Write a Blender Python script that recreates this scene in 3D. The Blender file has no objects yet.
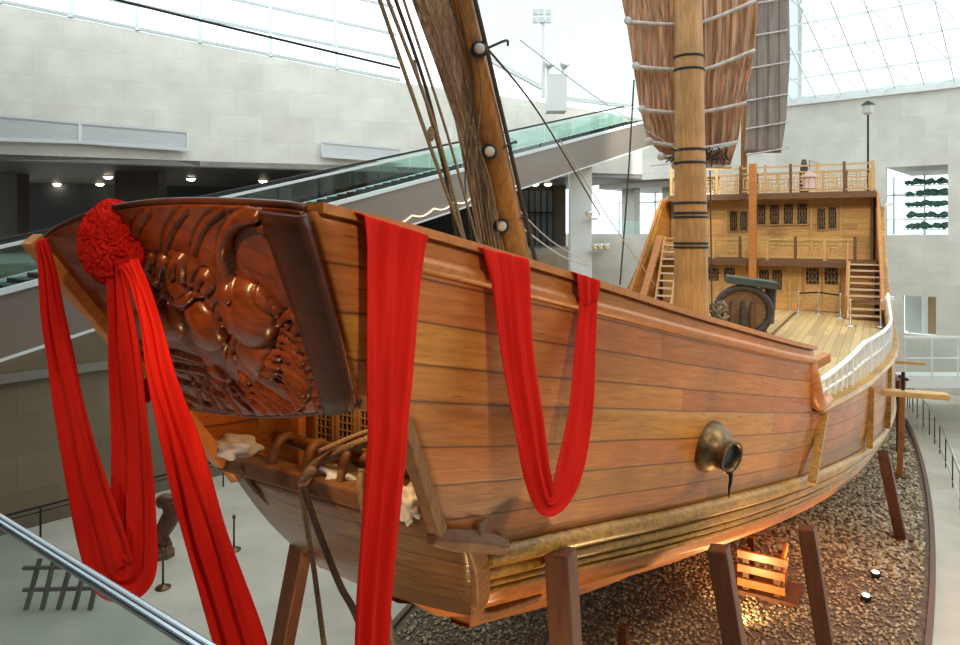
import bpy, math, random
from mathutils import Vector, noise
random.seed(7)
F=700.0; ZC=9.5; HY=230.0
D=bpy.data; SC=bpy.context.scene; COL=SC.collection
# ------------------------------------------------------------ camera, sky, light
cam=D.cameras.new('camera'); co=D.objects.new('camera',cam); COL.objects.link(co)
co.location=(0,0,ZC); co.rotation_euler=(math.pi/2,0,0)
cam.sensor_width=36; cam.lens=F/960*36; cam.shift_y=-(322.5-HY)/960; cam.clip_end=400; cam.clip_start=.05
SC.camera=co
SC.view_settings.view_transform='Standard'; SC.view_settings.look='None'; SC.view_settings.gamma=1
SC.view_settings.exposure=0.15
w=D.worlds.new('world'); SC.world=w; w.use_nodes=True
bg=w.node_tree.nodes['Background']; bg.inputs[0].default_value=(.86,.93,.94,1); bg.inputs[1].default_value=2.1
def lamp(name,kind,loc,target,energy,color,size=1,spot=60,blend=.6):
    l=D.lights.new(name,kind); l.energy=energy; l.color=color
    if kind=='AREA': l.size=size
    if kind=='SPOT': l.spot_size=math.radians(spot); l.spot_blend=blend; l.shadow_soft_size=size
    if kind=='POINT': l.shadow_soft_size=size
    o=D.objects.new(name,l); COL.objects.link(o); o.location=loc
    if target is not None:
        o.rotation_euler=(Vector(target)-Vector(loc)).to_track_quat('-Z','Y').to_euler()
    return o
WARM=(1,.60,.26)
lamp('bow_spotlight','SPOT',(-5.2,-.5,13.5),(-2.0,5.4,8.85),3300,(1,.58,.25),.12,17,1.0)
lamp('fill_light_ribbon','SPOT',(-9,1.5,14),(-4.2,6,7.6),1100,(1,.85,.7),.3,36,1.0)  # added fill without a fixture, lifts the shadowed ribbon swag
lamp('fill_light_gravel','SPOT',(-1.5,8,17),(.2,18.5,0),1800,(1,.86,.66),.3,26,1.0)  # added fill without a fixture, brightens the gravel at the front
lamp('fill_light_back','SPOT',(9,28,17),(8.5,52,5),5000,(1,.93,.82),.3,60,.9)  # added fill without a fixture, brightens the shaded back wall
lamp('track_light_fore','SPOT',(3.5,-3,15.5),(1.5,8,7.2),2600,(1,.76,.5),.3,70,.9)
lamp('track_light_mid','SPOT',(13,4,16.5),(6,14,5.5),3000,(1,.78,.52),.3,70,.9)
lamp('track_light_stern','SPOT',(12,16,18),(13.5,31,8.5),3500,(1,.80,.52),.3,50,.9)
# ------------------------------------------------------------ coordinates
def at(px,py,Y): return Vector(((px-480)/F*Y, Y, ZC-(py-HY)/F*Y))
S3=math.sqrt(3)/2
def P(s,v,z): return Vector((.5*s+S3*v, S3*s-.5*v, z))       # s aft, v to port
def sv(p): return (.5*p[0]+S3*p[1], S3*p[0]-.5*p[1])
def vx(px,s):
    r=(px-480)/F; return s*(S3*r-.5)/(S3+.5*r)
def lerp(a,b,t): return a+(b-a)*t
def interp(tab,x):
    if x<=tab[0][0]: return tab[0][1]
    for i in range(len(tab)-1):
        a,b=tab[i],tab[i+1]
        if x<=b[0]:
            t=(x-a[0])/(b[0]-a[0])
            # monotone-ish smooth (catmull)
            p0=tab[i-1] if i>0 else a; p3=tab[i+2] if i+2<len(tab) else b
            m1=(b[1]-p0[1])/(b[0]-p0[0])*(b[0]-a[0]); m2=(p3[1]-a[1])/(p3[0]-a[0])*(b[0]-a[0])
            return (2*t**3-3*t**2+1)*a[1]+(t**3-2*t**2+t)*m1+(-2*t**3+3*t**2)*b[1]+(t**3-t**2)*m2
    return tab[-1][1]
def lin(tab,x):
    if x<=tab[0][0]: return tab[0][1]
    for a,b in zip(tab,tab[1:]):
        if x<=b[0]: return a[1]+(b[1]-a[1])*(x-a[0])/(b[0]-a[0])
    return tab[-1][1]
def smooth_path(pts,n):
    out=[]; m=len(pts)
    for i in range(m-1):
        p0=pts[max(i-1,0)];p1=pts[i];p2=pts[i+1];p3=pts[min(i+2,m-1)]
        for k in range(n):
            t=k/n
            out.append(tuple(.5*((2*b)+(-a+c)*t+(2*a-5*b+4*c-d)*t*t+(-a+3*b-3*c+d)*t**3) for a,b,c,d in zip(p0,p1,p2,p3)))
    out.append(tuple(pts[-1])); return out
# ------------------------------------------------------------ mesh builder
class MB:
    def __init__(s): s.v=[]; s.f=[]; s.uv=[]; s.mi=[]; s.m=0
    def add(s,vs,fs,uvs=None):
        b=len(s.v); s.v+= [tuple(x) for x in vs]
        for i,f in enumerate(fs):
            s.f.append([b+k for k in f]); s.uv.append([uvs[k] for k in f] if uvs else [(0,0)]*len(f)); s.mi.append(s.m)
        return s
    def hexa(s,c):   # 8 corners bottom 4 ccw, top 4
        return s.add(c,[(0,3,2,1),(4,5,6,7),(0,1,5,4),(1,2,6,5),(2,3,7,6),(3,0,4,7)])
    def sbox(s,s0,s1,v0,v1,z0,z1):   # box in ship directions
        return s.hexa([P(a,b,z) for z in (z0,z1) for a,b in ((s0,v0),(s1,v0),(s1,v1),(s0,v1))])
    def box(s,x0,x1,y0,y1,z0,z1):
        return s.hexa([Vector((a,b,z)) for z in (z0,z1) for a,b in ((x0,y0),(x1,y0),(x1,y1),(x0,y1))])
    def beam(s,a,b,w,h=None,up=Vector((0,0,1))):
        a=Vector(a);b=Vector(b);h=h or w; d=(b-a).normalized()
        if abs(d.dot(up))>.98: up=Vector((.5,S3,0))
        x=d.cross(up).normalized(); y=x.cross(d).normalized()
        c=[]
        for p in (a,b):
            for i,j in ((-1,-1),(1,-1),(1,1),(-1,1)): c.append(p+x*i*w/2+y*j*h/2)
        return s.add(c,[(0,1,2,3),(7,6,5,4),(0,4,5,1),(1,5,6,2),(2,6,7,3),(3,7,4,0)])
    def tube(s,pts,r,n=8,caps=True):
        pts=[Vector(p) for p in pts]; m=len(pts); vs=[]; up=None
        for i,p in enumerate(pts):
            d=(pts[min(i+1,m-1)]-pts[max(i-1,0)]).normalized()
            if up is None: up=Vector((0,0,1)) if abs(d.z)<.9 else Vector((1,0,0))
            x=d.cross(up).normalized(); y=x.cross(d).normalized(); up=y
            rr=r[i] if isinstance(r,(list,tuple)) else r
            for k in range(n):
                a=2*math.pi*k/n; vs.append(p+x*math.cos(a)*rr+y*math.sin(a)*rr)
        fs=[];uv=[(0,0)]*len(vs)
        for i in range(m-1):
            for k in range(n):
                fs.append((i*n+k,i*n+(k+1)%n,(i+1)*n+(k+1)%n,(i+1)*n+k))
        if caps: fs.append(tuple(range(n))[::-1]); fs.append(tuple((m-1)*n+k for k in range(n)))
        return s.add(vs,fs)
    def lathe(s,o,ax,prof,n=20):     # prof [(r,h)] along axis ax from o
        o=Vector(o); ax=Vector(ax).normalized(); t=Vector((0,0,1)) if abs(ax.z)<.9 else Vector((1,0,0))
        x=ax.cross(t).normalized(); y=ax.cross(x).normalized(); vs=[]
        for r,h in prof:
            for k in range(n):
                a=2*math.pi*k/n; vs.append(o+ax*h+(x*math.cos(a)+y*math.sin(a))*r)
        fs=[]
        for i in range(len(prof)-1):
            for k in range(n): fs.append((i*n+k,i*n+(k+1)%n,(i+1)*n+(k+1)%n,(i+1)*n+k))
        fs.append(tuple(range(n))[::-1]); fs.append(tuple((len(prof)-1)*n+k for k in range(n)))
        return s.add(vs,fs)
    def grid(s,rows,uvf=None):       # rows of points
        nr=len(rows);nc=len(rows[0]); vs=[p for r in rows for p in r]
        uv=[uvf(i,j) for i in range(nr) for j in range(nc)] if uvf else None
        return s.add(vs,[(i*nc+j,i*nc+j+1,(i+1)*nc+j+1,(i+1)*nc+j) for i in range(nr-1) for j in range(nc-1)],uv)
    def quad(s,a,b,c,d,uv=None): return s.add([a,b,c,d],[(0,1,2,3)],uv or [(0,0),(1,0),(1,1),(0,1)])
    def prism(s,poly,off):   # polygon (3D pts) extruded by off
        n=len(poly);vs=[Vector(p) for p in poly]+[Vector(p)+off for p in poly]
        return s.add(vs,[tuple(range(n))[::-1],tuple(range(n,2*n))]+[(i,(i+1)%n,n+(i+1)%n,n+i) for i in range(n)])
    def build(s,name,mat,parent=None,smooth=False,solid=0,bevel=0,fix=True):
        me=D.meshes.new(name); off=Vector((0,0,0)); q=parent
        while q is not None: off=off+Vector(q.location); q=q.parent
        if parent is None and OFFS is not None: off=OFFS
        me.from_pydata([Vector(v)-off for v in s.v],[],s.f)
        for m in (mat if isinstance(mat,(list,tuple)) else [mat]): me.materials.append(m)
        me.polygons.foreach_set('material_index',s.mi)
        ul=me.uv_layers.new(name='UVMap'); fl=[]
        for u in s.uv:
            for a in u: fl+= [a[0],a[1]]
        ul.data.foreach_set('uv',fl)
        if fix:
            import bmesh
            bm=bmesh.new(); bm.from_mesh(me); bmesh.ops.recalc_face_normals(bm,faces=bm.faces); bm.to_mesh(me); bm.free()
        if smooth: me.polygons.foreach_set('use_smooth',[True]*len(me.polygons))
        me.update()
        o=D.objects.new(name,me); COL.objects.link(o)
        if parent is not None: o.parent=parent
        elif OFFS is not None: o.location=off
        if solid:
            md=o.modifiers.new('solid','SOLIDIFY'); md.thickness=solid; md.offset=0
        if bevel:
            md=o.modifiers.new('bevel','BEVEL'); md.width=bevel; md.segments=2; md.limit_method='ANGLE'
        return o
OFFS=None
def tag(o,label=None,cat=None,group=None,kind=None):
    if label: o['label']=label
    if cat: o['category']=cat
    if group: o['group']=group
    if kind: o['kind']=kind
    return o
def thing(name,loc,label,cat,group=None):
    o=D.objects.new(name,None); COL.objects.link(o); o.location=loc; o.empty_display_size=.2
    return tag(o,label,cat,group)
def struct(mb,name,mat,**k):
    o=mb.build(name,mat,**k); o['kind']='structure'; return o
def copy_tree(o,parent=None):
    c=o.copy(); COL.objects.link(c)
    if parent: c.parent=parent
    for ch in o.children: copy_tree(ch,c)
    return c
# ------------------------------------------------------------ materials
def mat(name,col=(.5,.5,.5),rough=.5,metal=0,coat=0,emit=None,es=0,noise_amt=0,noise_scale=5,bump=0,trans=0):
    m=D.materials.new(name); m.use_nodes=True; nt=m.node_tree; b=nt.nodes['Principled BSDF']
    b.inputs['Base Color'].default_value=(*col,1); b.inputs['Roughness'].default_value=rough; b.inputs['Metallic'].default_value=metal
    b.inputs['Coat Weight'].default_value=coat
    if emit: b.inputs['Emission Color'].default_value=(*emit,1); b.inputs['Emission Strength'].default_value=es
    if noise_amt or bump:
        tc=nt.nodes.new('ShaderNodeTexCoord'); n=nt.nodes.new('ShaderNodeTexNoise'); n.inputs['Scale'].default_value=noise_scale; n.inputs['Detail'].default_value=6
        nt.links.new(tc.outputs['Object'],n.inputs['Vector'])
        if noise_amt:
            r=nt.nodes.new('ShaderNodeValToRGB'); r.color_ramp.elements[0].position=.3; r.color_ramp.elements[1].position=.7
            r.color_ramp.elements[0].color=(*[c*(1-noise_amt) for c in col],1); r.color_ramp.elements[1].color=(*[min(1,c*(1+noise_amt)) for c in col],1)
            nt.links.new(n.outputs['Fac'],r.inputs[0]); nt.links.new(r.outputs[0],b.inputs['Base Color'])
        if bump:
            bp=nt.nodes.new('ShaderNodeBump'); bp.inputs['Strength'].default_value=bump; bp.inputs['Distance'].default_value=.02
            nt.links.new(n.outputs['Fac'],bp.inputs['Height']); nt.links.new(bp.outputs[0],b.inputs['Normal'])
    return m
def wood(name,c1,c2,rough=.45,coat=.0,uv=False,seam=0,grain=1.0,planks=0,rot=-60,dark=.22,wear=0,vert=False):
    """stretched grain; uv=True: u metres along plank, v plank number (seam = dark caulking width)"""
    m=D.materials.new(name); m.use_nodes=True; nt=m.node_tree; N=nt.nodes.new; L=nt.links.new; b=nt.nodes['Principled BSDF']
    tc=N('ShaderNodeTexCoord'); mp=N('ShaderNodeMapping')
    if uv: L(tc.outputs['UV'],mp.inputs[0]); mp.inputs['Scale'].default_value=(.9,3.2,1)
    else: L(tc.outputs['Object'],mp.inputs[0]); mp.inputs['Rotation'].default_value=(0,0,math.radians(rot)); mp.inputs['Scale'].default_value=(6*grain,6*grain,.7*grain) if vert else (.7*grain,6*grain,6*grain)
    n1=N('ShaderNodeTexNoise'); n1.inputs['Scale'].default_value=2.2; n1.inputs['Detail'].default_value=8; n1.inputs['Roughness'].default_value=.62; n1.inputs['Distortion'].default_value=.6
    vec=mp.outputs[0]
    if uv:   # shift the grain per plank
        sp=N('ShaderNodeSeparateXYZ'); L(tc.outputs['UV'],sp.inputs[0])
        fl=N('ShaderNodeMath'); fl.operation='FLOOR'; L(sp.outputs[1],fl.inputs[0])
        # butt joints: plank piece index
        ml=N('ShaderNodeMath'); ml.operation='MULTIPLY'; L(fl.outputs[0],ml.inputs[0]); ml.inputs[1].default_value=2.37
        au=N('ShaderNodeMath'); au.operation='ADD'; L(sp.outputs[0],au.inputs[0]); L(ml.outputs[0],au.inputs[1])
        du=N('ShaderNodeMath'); du.operation='DIVIDE'; L(au.outputs[0],du.inputs[0]); du.inputs[1].default_value=5.3
        fu=N('ShaderNodeMath'); fu.operation='FLOOR'; L(du.outputs[0],fu.inputs[0])
        cb=N('ShaderNodeCombineXYZ'); L(fl.outputs[0],cb.inputs[0]); L(fu.outputs[0],cb.inputs[1])
        wn=N('ShaderNodeTexWhiteNoise'); L(cb.outputs[0],wn.inputs['Vector'])
        sc=N('ShaderNodeVectorMath'); sc.operation='SCALE'; L(wn.outputs['Color'],sc.inputs[0]); sc.inputs['Scale'].default_value=30
        ad=N('ShaderNodeVectorMath'); ad.operation='ADD'; L(mp.outputs[0],ad.inputs[0]); L(sc.outputs[0],ad.inputs[1]); vec=ad.outputs[0]
    L(vec,n1.inputs['Vector'])
    r=N('ShaderNodeValToRGB'); r.color_ramp.elements[0].position=.28; r.color_ramp.elements[1].position=.72
    r.color_ramp.elements[0].color=(*c1,1); r.color_ramp.elements[1].color=(*c2,1); L(n1.outputs['Fac'],r.inputs[0])
    out=r.outputs[0]
    # knots
    vo=N('ShaderNodeTexVoronoi'); vo.inputs['Scale'].default_value=1.3 if uv else .9; L(vec,vo.inputs['Vector'])
    kr=N('ShaderNodeMapRange'); kr.inputs['From Min'].default_value=.03; kr.inputs['From Max'].default_value=.12; kr.inputs['To Min'].default_value=.35; L(vo.outputs['Distance'],kr.inputs[0])
    mk=N('ShaderNodeMix'); mk.data_type='RGBA'; mk.blend_type='MULTIPLY'; mk.inputs[0].default_value=1 if uv else .5; L(out,mk.inputs[6]); L(kr.outputs[0],mk.inputs[7]); out=mk.outputs[2]
    bp=N('ShaderNodeBump'); bp.inputs['Strength'].default_value=.35; bp.inputs['Distance'].default_value=.01; L(n1.outputs['Fac'],bp.inputs['Height'])
    nrm=bp.outputs[0]
    if uv:
        hv=N('ShaderNodeHueSaturation'); mr=N('ShaderNodeMapRange'); mr.inputs['To Min'].default_value=.80; mr.inputs['To Max'].default_value=1.16; L(wn.outputs['Value'],mr.inputs[0]); L(mr.outputs[0],hv.inputs['Value'])
        sx=N('ShaderNodeSeparateXYZ'); L(wn.outputs['Color'],sx.inputs[0]); mh=N('ShaderNodeMapRange'); mh.inputs['To Min'].default_value=.49; mh.inputs['To Max'].default_value=.512; L(sx.outputs[1],mh.inputs[0]); L(mh.outputs[0],hv.inputs['Hue'])
        L(out,hv.inputs['Color']); out=hv.outputs[0]
        if seam:
            fr=N('ShaderNodeMath'); fr.operation='PINGPONG'; L(sp.outputs[1],fr.inputs[0]); fr.inputs[1].default_value=.5
            # distance to integer: pingpong(v,.5) is 0 at integers
            m1=N('ShaderNodeMapRange'); m1.inputs['From Max'].default_value=seam; m1.inputs['To Min'].default_value=dark; L(fr.outputs[0],m1.inputs[0])
            f2=N('ShaderNodeMath'); f2.operation='PINGPONG'; L(du.outputs[0],f2.inputs[0]); f2.inputs[1].default_value=.5
            m2=N('ShaderNodeMapRange'); m2.inputs['From Max'].default_value=.002; m2.inputs['To Min'].default_value=.5; L(f2.outputs[0],m2.inputs[0])
            mn=N('ShaderNodeMath'); mn.operation='MULTIPLY'; L(m1.outputs[0],mn.inputs[0]); L(m2.outputs[0],mn.inputs[1])
            mx=N('ShaderNodeMix'); mx.data_type='RGBA'; mx.blend_type='MULTIPLY'; mx.inputs[0].default_value=1; L(out,mx.inputs[6]); L(mn.outputs[0],mx.inputs[7]); out=mx.outputs[2]
            b2=N('ShaderNodeBump'); b2.inputs['Strength'].default_value=.25; b2.inputs['Distance'].default_value=.008; L(mn.outputs[0],b2.inputs['Height']); L(nrm,b2.inputs['Normal']); nrm=b2.outputs[0]
    if wear:
        n3=N('ShaderNodeTexNoise'); n3.inputs['Scale'].default_value=.9; n3.inputs['Detail'].default_value=4; L(tc.outputs['Object'],n3.inputs['Vector'])
        m3=N('ShaderNodeMapRange'); m3.inputs['From Min'].default_value=.35; m3.inputs['From Max'].default_value=.65; m3.inputs['To Min'].default_value=1-wear; m3.inputs['To Max'].default_value=1+wear*.4; L(n3.outputs['Fac'],m3.inputs[0])
        mx=N('ShaderNodeMix'); mx.data_type='RGBA'; mx.blend_type='MULTIPLY'; mx.inputs[0].default_value=1; L(out,mx.inputs[6]); L(m3.outputs[0],mx.inputs[7]); out=mx.outputs[2]
    L(out,b.inputs['Base Color']); L(nrm,b.inputs['Normal']); b.inputs['Roughness'].default_value=rough; b.inputs['Coat Weight'].default_value=coat; b.inputs['Coat Roughness'].default_value=.22
    return m
def stone(name,c1,c2,w=1.2,h=.6,joint=(.5,.5,.5),rough=.6,ms=.006,bias=0):
    m=D.materials.new(name); m.use_nodes=True; nt=m.node_tree; N=nt.nodes.new; L=nt.links.new; b=nt.nodes['Principled BSDF']
    tc=N('ShaderNodeTexCoord'); br=N('ShaderNodeTexBrick'); L(tc.outputs['UV'],br.inputs['Vector'])
    br.inputs['Color1'].default_value=(*c1,1); br.inputs['Color2'].default_value=(*c2,1); br.inputs['Mortar'].default_value=(*joint,1)
    br.inputs['Scale'].default_value=1; br.inputs['Brick Width'].default_value=w; br.inputs['Row Height'].default_value=h; br.inputs['Mortar Size'].default_value=ms; br.inputs['Bias'].default_value=bias
    n=N('ShaderNodeTexNoise'); n.inputs['Scale'].default_value=.7; n.inputs['Detail'].default_value=7; L(tc.outputs['UV'],n.inputs['Vector'])
    mr=N('ShaderNodeMapRange'); mr.inputs['From Min'].default_value=.3; mr.inputs['From Max'].default_value=.7; mr.inputs['To Min'].default_value=.88; mr.inputs['To Max'].default_value=1.08; L(n.outputs['Fac'],mr.inputs[0])
    mx=N('ShaderNodeMix'); mx.data_type='RGBA'; mx.blend_type='MULTIPLY'; mx.inputs[0].default_value=1; L(br.outputs['Color'],mx.inputs[6]); L(mr.outputs[0],mx.inputs[7])
    L(mx.outputs[2],b.inputs['Base Color']); b.inputs['Roughness'].default_value=rough
    return m
def glass(name,tint=(.75,.93,.9),refl=.12,rough=.03):
    m=D.materials.new(name); m.use_nodes=True; nt=m.node_tree; nt.nodes.clear(); N=nt.nodes.new; L=nt.links.new
    o=N('ShaderNodeOutputMaterial'); t=N('ShaderNodeBsdfTransparent'); g=N('ShaderNodeBsdfGlossy'); mx=N('ShaderNodeMixShader'); fr=N('ShaderNodeLayerWeight'); pw=N('ShaderNodeMath'); pw.operation='POWER'; pw.inputs[1].default_value=4; ad=N('ShaderNodeMath'); ad.operation='MULTIPLY_ADD'
    t.inputs[0].default_value=(*tint,1); g.inputs['Roughness'].default_value=rough; fr.inputs[0].default_value=.5
    L(fr.outputs['Facing'],pw.inputs[0]); L(pw.outputs[0],ad.inputs[0]); ad.inputs[1].default_value=.6; ad.inputs[2].default_value=refl*.3
    L(ad.outputs[0],mx.inputs[0]); L(t.outputs[0],mx.inputs[1]); L(g.outputs[0],mx.inputs[2]); L(mx.outputs[0],o.inputs[0]); return m
def cloth(name,c1,c2,transl=.25,sc=(3,3,3),rough=.8,sheen=0):
    m=D.materials.new(name); m.use_nodes=True; nt=m.node_tree; N=nt.nodes.new; L=nt.links.new; b=nt.nodes['Principled BSDF']; out=nt.nodes['Material Output']
    tc=N('ShaderNodeTexCoord'); mp=N('ShaderNodeMapping'); mp.inputs['Scale'].default_value=sc; n=N('ShaderNodeTexNoise'); n.inputs['Scale'].default_value=1; n.inputs['Detail'].default_value=6
    L(tc.outputs['Object'],mp.inputs[0]); L(mp.outputs[0],n.inputs['Vector'])
    r=N('ShaderNodeValToRGB'); r.color_ramp.elements[0].position=.35; r.color_ramp.elements[1].position=.65; r.color_ramp.elements[0].color=(*c1,1); r.color_ramp.elements[1].color=(*c2,1); L(n.outputs['Fac'],r.inputs[0])
    L(r.outputs[0],b.inputs['Base Color']); b.inputs['Roughness'].default_value=rough; b.inputs['Sheen Weight'].default_value=sheen; b.inputs['Specular IOR Level'].default_value=.08
    t=N('ShaderNodeBsdfTranslucent'); L(r.outputs[0],t.inputs[0]); mx=N('ShaderNodeMixShader'); mx.inputs[0].default_value=transl
    L(b.outputs[0],mx.inputs[1]); L(t.outputs[0],mx.inputs[2]); L(mx.outputs[0],out.inputs[0]); return m

HULL=wood('hull_planking',(.33,.108,.020),(.56,.225,.048),.42,.05,uv=True,seam=.05,wear=.22)
HULLDK=wood('carved_mahogany',(.065,.014,.005),(.24,.055,.010),.28,.12,grain=.7)
BORDER=wood('dark_border_board',(.035,.010,.005),(.10,.026,.009),.45,.03)
WALE=wood('varnished_wale',(.20,.08,.010),(.66,.37,.055),.40,.05,grain=1.4,wear=.35)
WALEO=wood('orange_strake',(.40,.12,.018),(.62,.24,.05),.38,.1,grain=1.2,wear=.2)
RAIL=wood('rail_timber',(.38,.13,.030),(.58,.24,.065),.42,.08,grain=1.2,wear=.1)
POST=wood('pale_post_wood',(.13,.06,.022),(.34,.17,.06),.55,.0,grain=1.2,rot=0,vert=True)
RAMP=wood('bow_ramp_planking',(.09,.042,.016),(.21,.11,.042),.24,.2,uv=True,seam=.04,wear=.15)
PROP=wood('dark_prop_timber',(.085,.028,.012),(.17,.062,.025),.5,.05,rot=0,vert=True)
MAST=wood('mast_timber',(.34,.15,.04),(.60,.32,.11),.5,.05,rot=0,grain=.9,wear=.25,vert=True)
FMAST=wood('foremast_timber',(.22,.09,.025),(.50,.23,.06),.4,.1,rot=0,grain=.9,wear=.3,vert=True)
DECK=wood('deck_planks',(.50,.33,.14),(.72,.52,.26),.42,.05,uv=True,seam=.07,dark=.45)
HOUSE=wood('cabin_boards',(.52,.27,.075),(.78,.45,.16),.5,.05,uv=True,seam=.05,dark=.7)
LIGHTW=wood('railing_wood',(.48,.27,.09),(.72,.46,.19),.5,.0)
TREAD=mat('pale_tread',(.70,.54,.38),.6)
BROWN=wood('brown_beam',(.10,.045,.02),(.20,.10,.045),.55,0)
BLACKW=mat('black_lattice_back',(.012,.012,.014),.5)
LATT=mat('lattice_wood',(.33,.19,.08),.55)
GREYW=mat('weathered_dark_wood',(.07,.05,.045),.6,noise_amt=.4,noise_scale=6,bump=.4)
IRON=mat('dark_iron',(.03,.03,.032),.5,.6)
CHROME=mat('chrome',(.75,.76,.78),.2,1)
BRASS=mat('dull_bronze',(.15,.105,.055),.42,.75,noise_amt=.5,noise_scale=8,bump=.3)
WHITEP=mat('white_paint',(.78,.80,.80),.4)
BAM=mat('bleached_bamboo',(.50,.46,.42),.6,noise_amt=.25,noise_scale=6)
ROPE=mat('hemp_rope',(.24,.18,.12),.85,noise_amt=.35,noise_scale=40,bump=.8)
ROPED=mat('dark_rope',(.06,.045,.038),.85,noise_amt=.3,noise_scale=40,bump=.6)
ROPEL=mat('pale_rope',(.45,.42,.38),.8)
RED=cloth('red_silk',(.64,.014,.010),(.80,.026,.016),.22,(2,2,.6),.8,0)
SAIL=cloth('brown_sailcloth',(.40,.27,.185),(.88,.60,.41),.5,(13,13,.6))
SAILF=cloth('taupe_sailcloth',(.36,.26,.20),(.80,.65,.53),.5,(16,16,.5))
SAILG=cloth('grey_sailcloth',(.34,.28,.25),(.46,.39,.35),.45,(4,4,.5))
CANVAS=cloth('white_canvas',(.62,.70,.78),(.85,.9,.95),.2,(6,6,6))
ico=[]; ph=(1+5**.5)/2
iv=[Vector(v).normalized() for v in ((-1,ph,0),(1,ph,0),(-1,-ph,0),(1,-ph,0),(0,-1,ph),(0,1,ph),(0,-1,-ph),(0,1,-ph),(ph,0,-1),(ph,0,1),(-ph,0,-1),(-ph,0,1))]
ifc=[(0,11,5),(0,5,1),(0,1,7),(0,7,10),(0,10,11),(1,5,9),(5,11,4),(11,10,2),(10,7,6),(7,1,8),(3,9,4),(3,4,2),(3,2,6),(3,6,8),(3,8,9),(4,9,5),(2,4,11),(6,2,10),(8,6,7),(9,8,1)]
IV=iv; IFC=ifc
# ------------------------------------------------------------ THE HALL
SW=stone('pale_limestone',(.84,.825,.75),(.76,.74,.66),2.4,1.25,(.50,.49,.43),.55,.004)
SW2=stone('grey_limestone',(.66,.645,.585),(.72,.705,.645),2.4,1.25,(.50,.50,.46),.55,.006)
SWD=stone('brown_limestone',(.17,.135,.09),(.21,.165,.11),2.4,1.2,(.10,.08,.06),.4,.006)
FLOOR=stone('polished_floor',(.60,.565,.475),(.64,.605,.52),1.6,1.6,(.42,.42,.38),.16,.004)
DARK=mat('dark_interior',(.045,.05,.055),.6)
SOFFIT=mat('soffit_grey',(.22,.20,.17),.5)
CEILW=mat('white_roof_panel',(.82,.88,.88),.6)
STEEL=mat('pale_steel',(.62,.68,.70),.4)
STEELW=mat('white_steel',(.86,.90,.91),.5)
GL=glass('green_glass',(.70,.90,.86),.3)
GLC=glass('clear_glass',(.90,.97,.96),.15)
LIT=mat('lamp_face',(1,.9,.7),.5,emit=(1,.85,.6),es=14)
m=MB(); m.quad((-70,-30,0),(70,-30,0),(70,100,0),(-70,100,0),[(-70,-30),(70,-30),(70,100),(-70,100)]); struct(m,'floor',FLOOR)
def wallstrip(name,pts,material,th=.35,side=1):
    """pts: (x,y,z0,z1) list -> solid wall with thickness away from camera"""
    m=MB(); d=0
    for a,b in zip(pts,pts[1:]):
        A=Vector((a[0],a[1],0));B=Vector((b[0],b[1],0)); t=(B-A); l=t.length; n=Vector((-t.y,t.x,0)).normalized()*th*side
        z=Vector((0,0,1))
        q=[A+z*a[2],B+z*b[2],B+z*b[3],A+z*a[3]]
        m.add(q,[(0,1,2,3)],[(d,a[2]),(d+l,b[2]),(d+l,b[3]),(d,a[3])])
        r=[p+n for p in q]
        m.add(q+r,[(4,7,6,5),(0,4,5,1),(3,2,6,7),(0,3,7,4),(1,5,6,2)])
        d+=l
    return struct(m,name,material,fix=False)
m=MB(); m.box(-34,-33.6,-9,25.6,0,20.2); struct(m,'wall_side_left_unseen',SWD)  # out of view, added to cut stray daylight from the left
m=MB(); m.box(-34,42,-9.4,-9,0,19); struct(m,'wall_front_unseen',SWD)  # unseen wall behind the camera, added to reduce light from behind
m=MB(); m.box(38,38.4,-9,32,0,18); struct(m,'wall_right_unseen',SW2)  # out of view, added to cut stray daylight from the right
LW=[(-33,25.5),(-20.6,30),(-13.2,33),(-4.1,36),(3,38.5),(9.5,41)]
zt=[20.2,19.2,18.3,17.1,16.6,16.0]
wallstrip('wall_left_upper',[(x,y,12.5,z) for (x,y),z in zip(LW,zt)],SW)
# recess behind: ceiling, back wall, gallery floor
def offp(p,d): return (p[0]-d*.32,p[1]+d*.95)
m=MB()
for a,b in zip(LW,LW[1:]):
    c,d=offp(b,16),offp(a,16)
    m.hexa([Vector((*p,z)) for z in (12.45,12.75) for p in (a,b,c,d)])
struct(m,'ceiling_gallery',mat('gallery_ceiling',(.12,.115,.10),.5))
m=MB()
LL=[(-34,8),(-16,20.5),(-9.5,27.7),(-2,33),(4.5,41),(8.8,56)]
for a,b in zip(LL,LL[1:]):
    c,d=offp(b,22),offp(a,22)
    m.hexa([Vector((*p,z)) for z in (8.1,8.45) for p in (a,b,c,d)])
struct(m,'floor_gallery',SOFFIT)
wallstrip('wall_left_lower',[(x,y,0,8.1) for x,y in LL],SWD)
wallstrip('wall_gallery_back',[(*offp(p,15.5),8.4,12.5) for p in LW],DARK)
wallstrip('trim_lower_ledge',[(x+.12,y-.18,4.75,5.0) for x,y in LL[:4]],SOFFIT,.2)
# gallery pillars
for k,(px,Y,wd) in enumerate(((141,36,2.2),(12,37,1.2),(556,47,1.2))):
    c=at(px,200,Y); m=MB(); m.box(c.x-wd/2,c.x+wd/2,Y-.5,Y+.5,8.45,12.45); o=struct(m,'pillar_gallery',SWD)
# blue-grey glazed shopfront seen under the escalator
m=MB()
for k in range(9):
    c=at(505+k*6,190,46); m.box(c.x-.04,c.x+.04,45.9,46.1,8.45,12.2)
m.box(at(503,0,46).x,at(553,0,46).x,45.85,46.15,12.1,12.45); m.box(at(503,0,46).x,at(553,0,46).x,45.9,46.1,10.6,10.7)
m.m=1; m.box(at(503,0,46).x,at(553,0,46).x,46.15,46.2,8.45,12.1)
struct(m,'window_1',[IRON,mat('blue_glazing',(.16,.23,.27),.15)])
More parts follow.
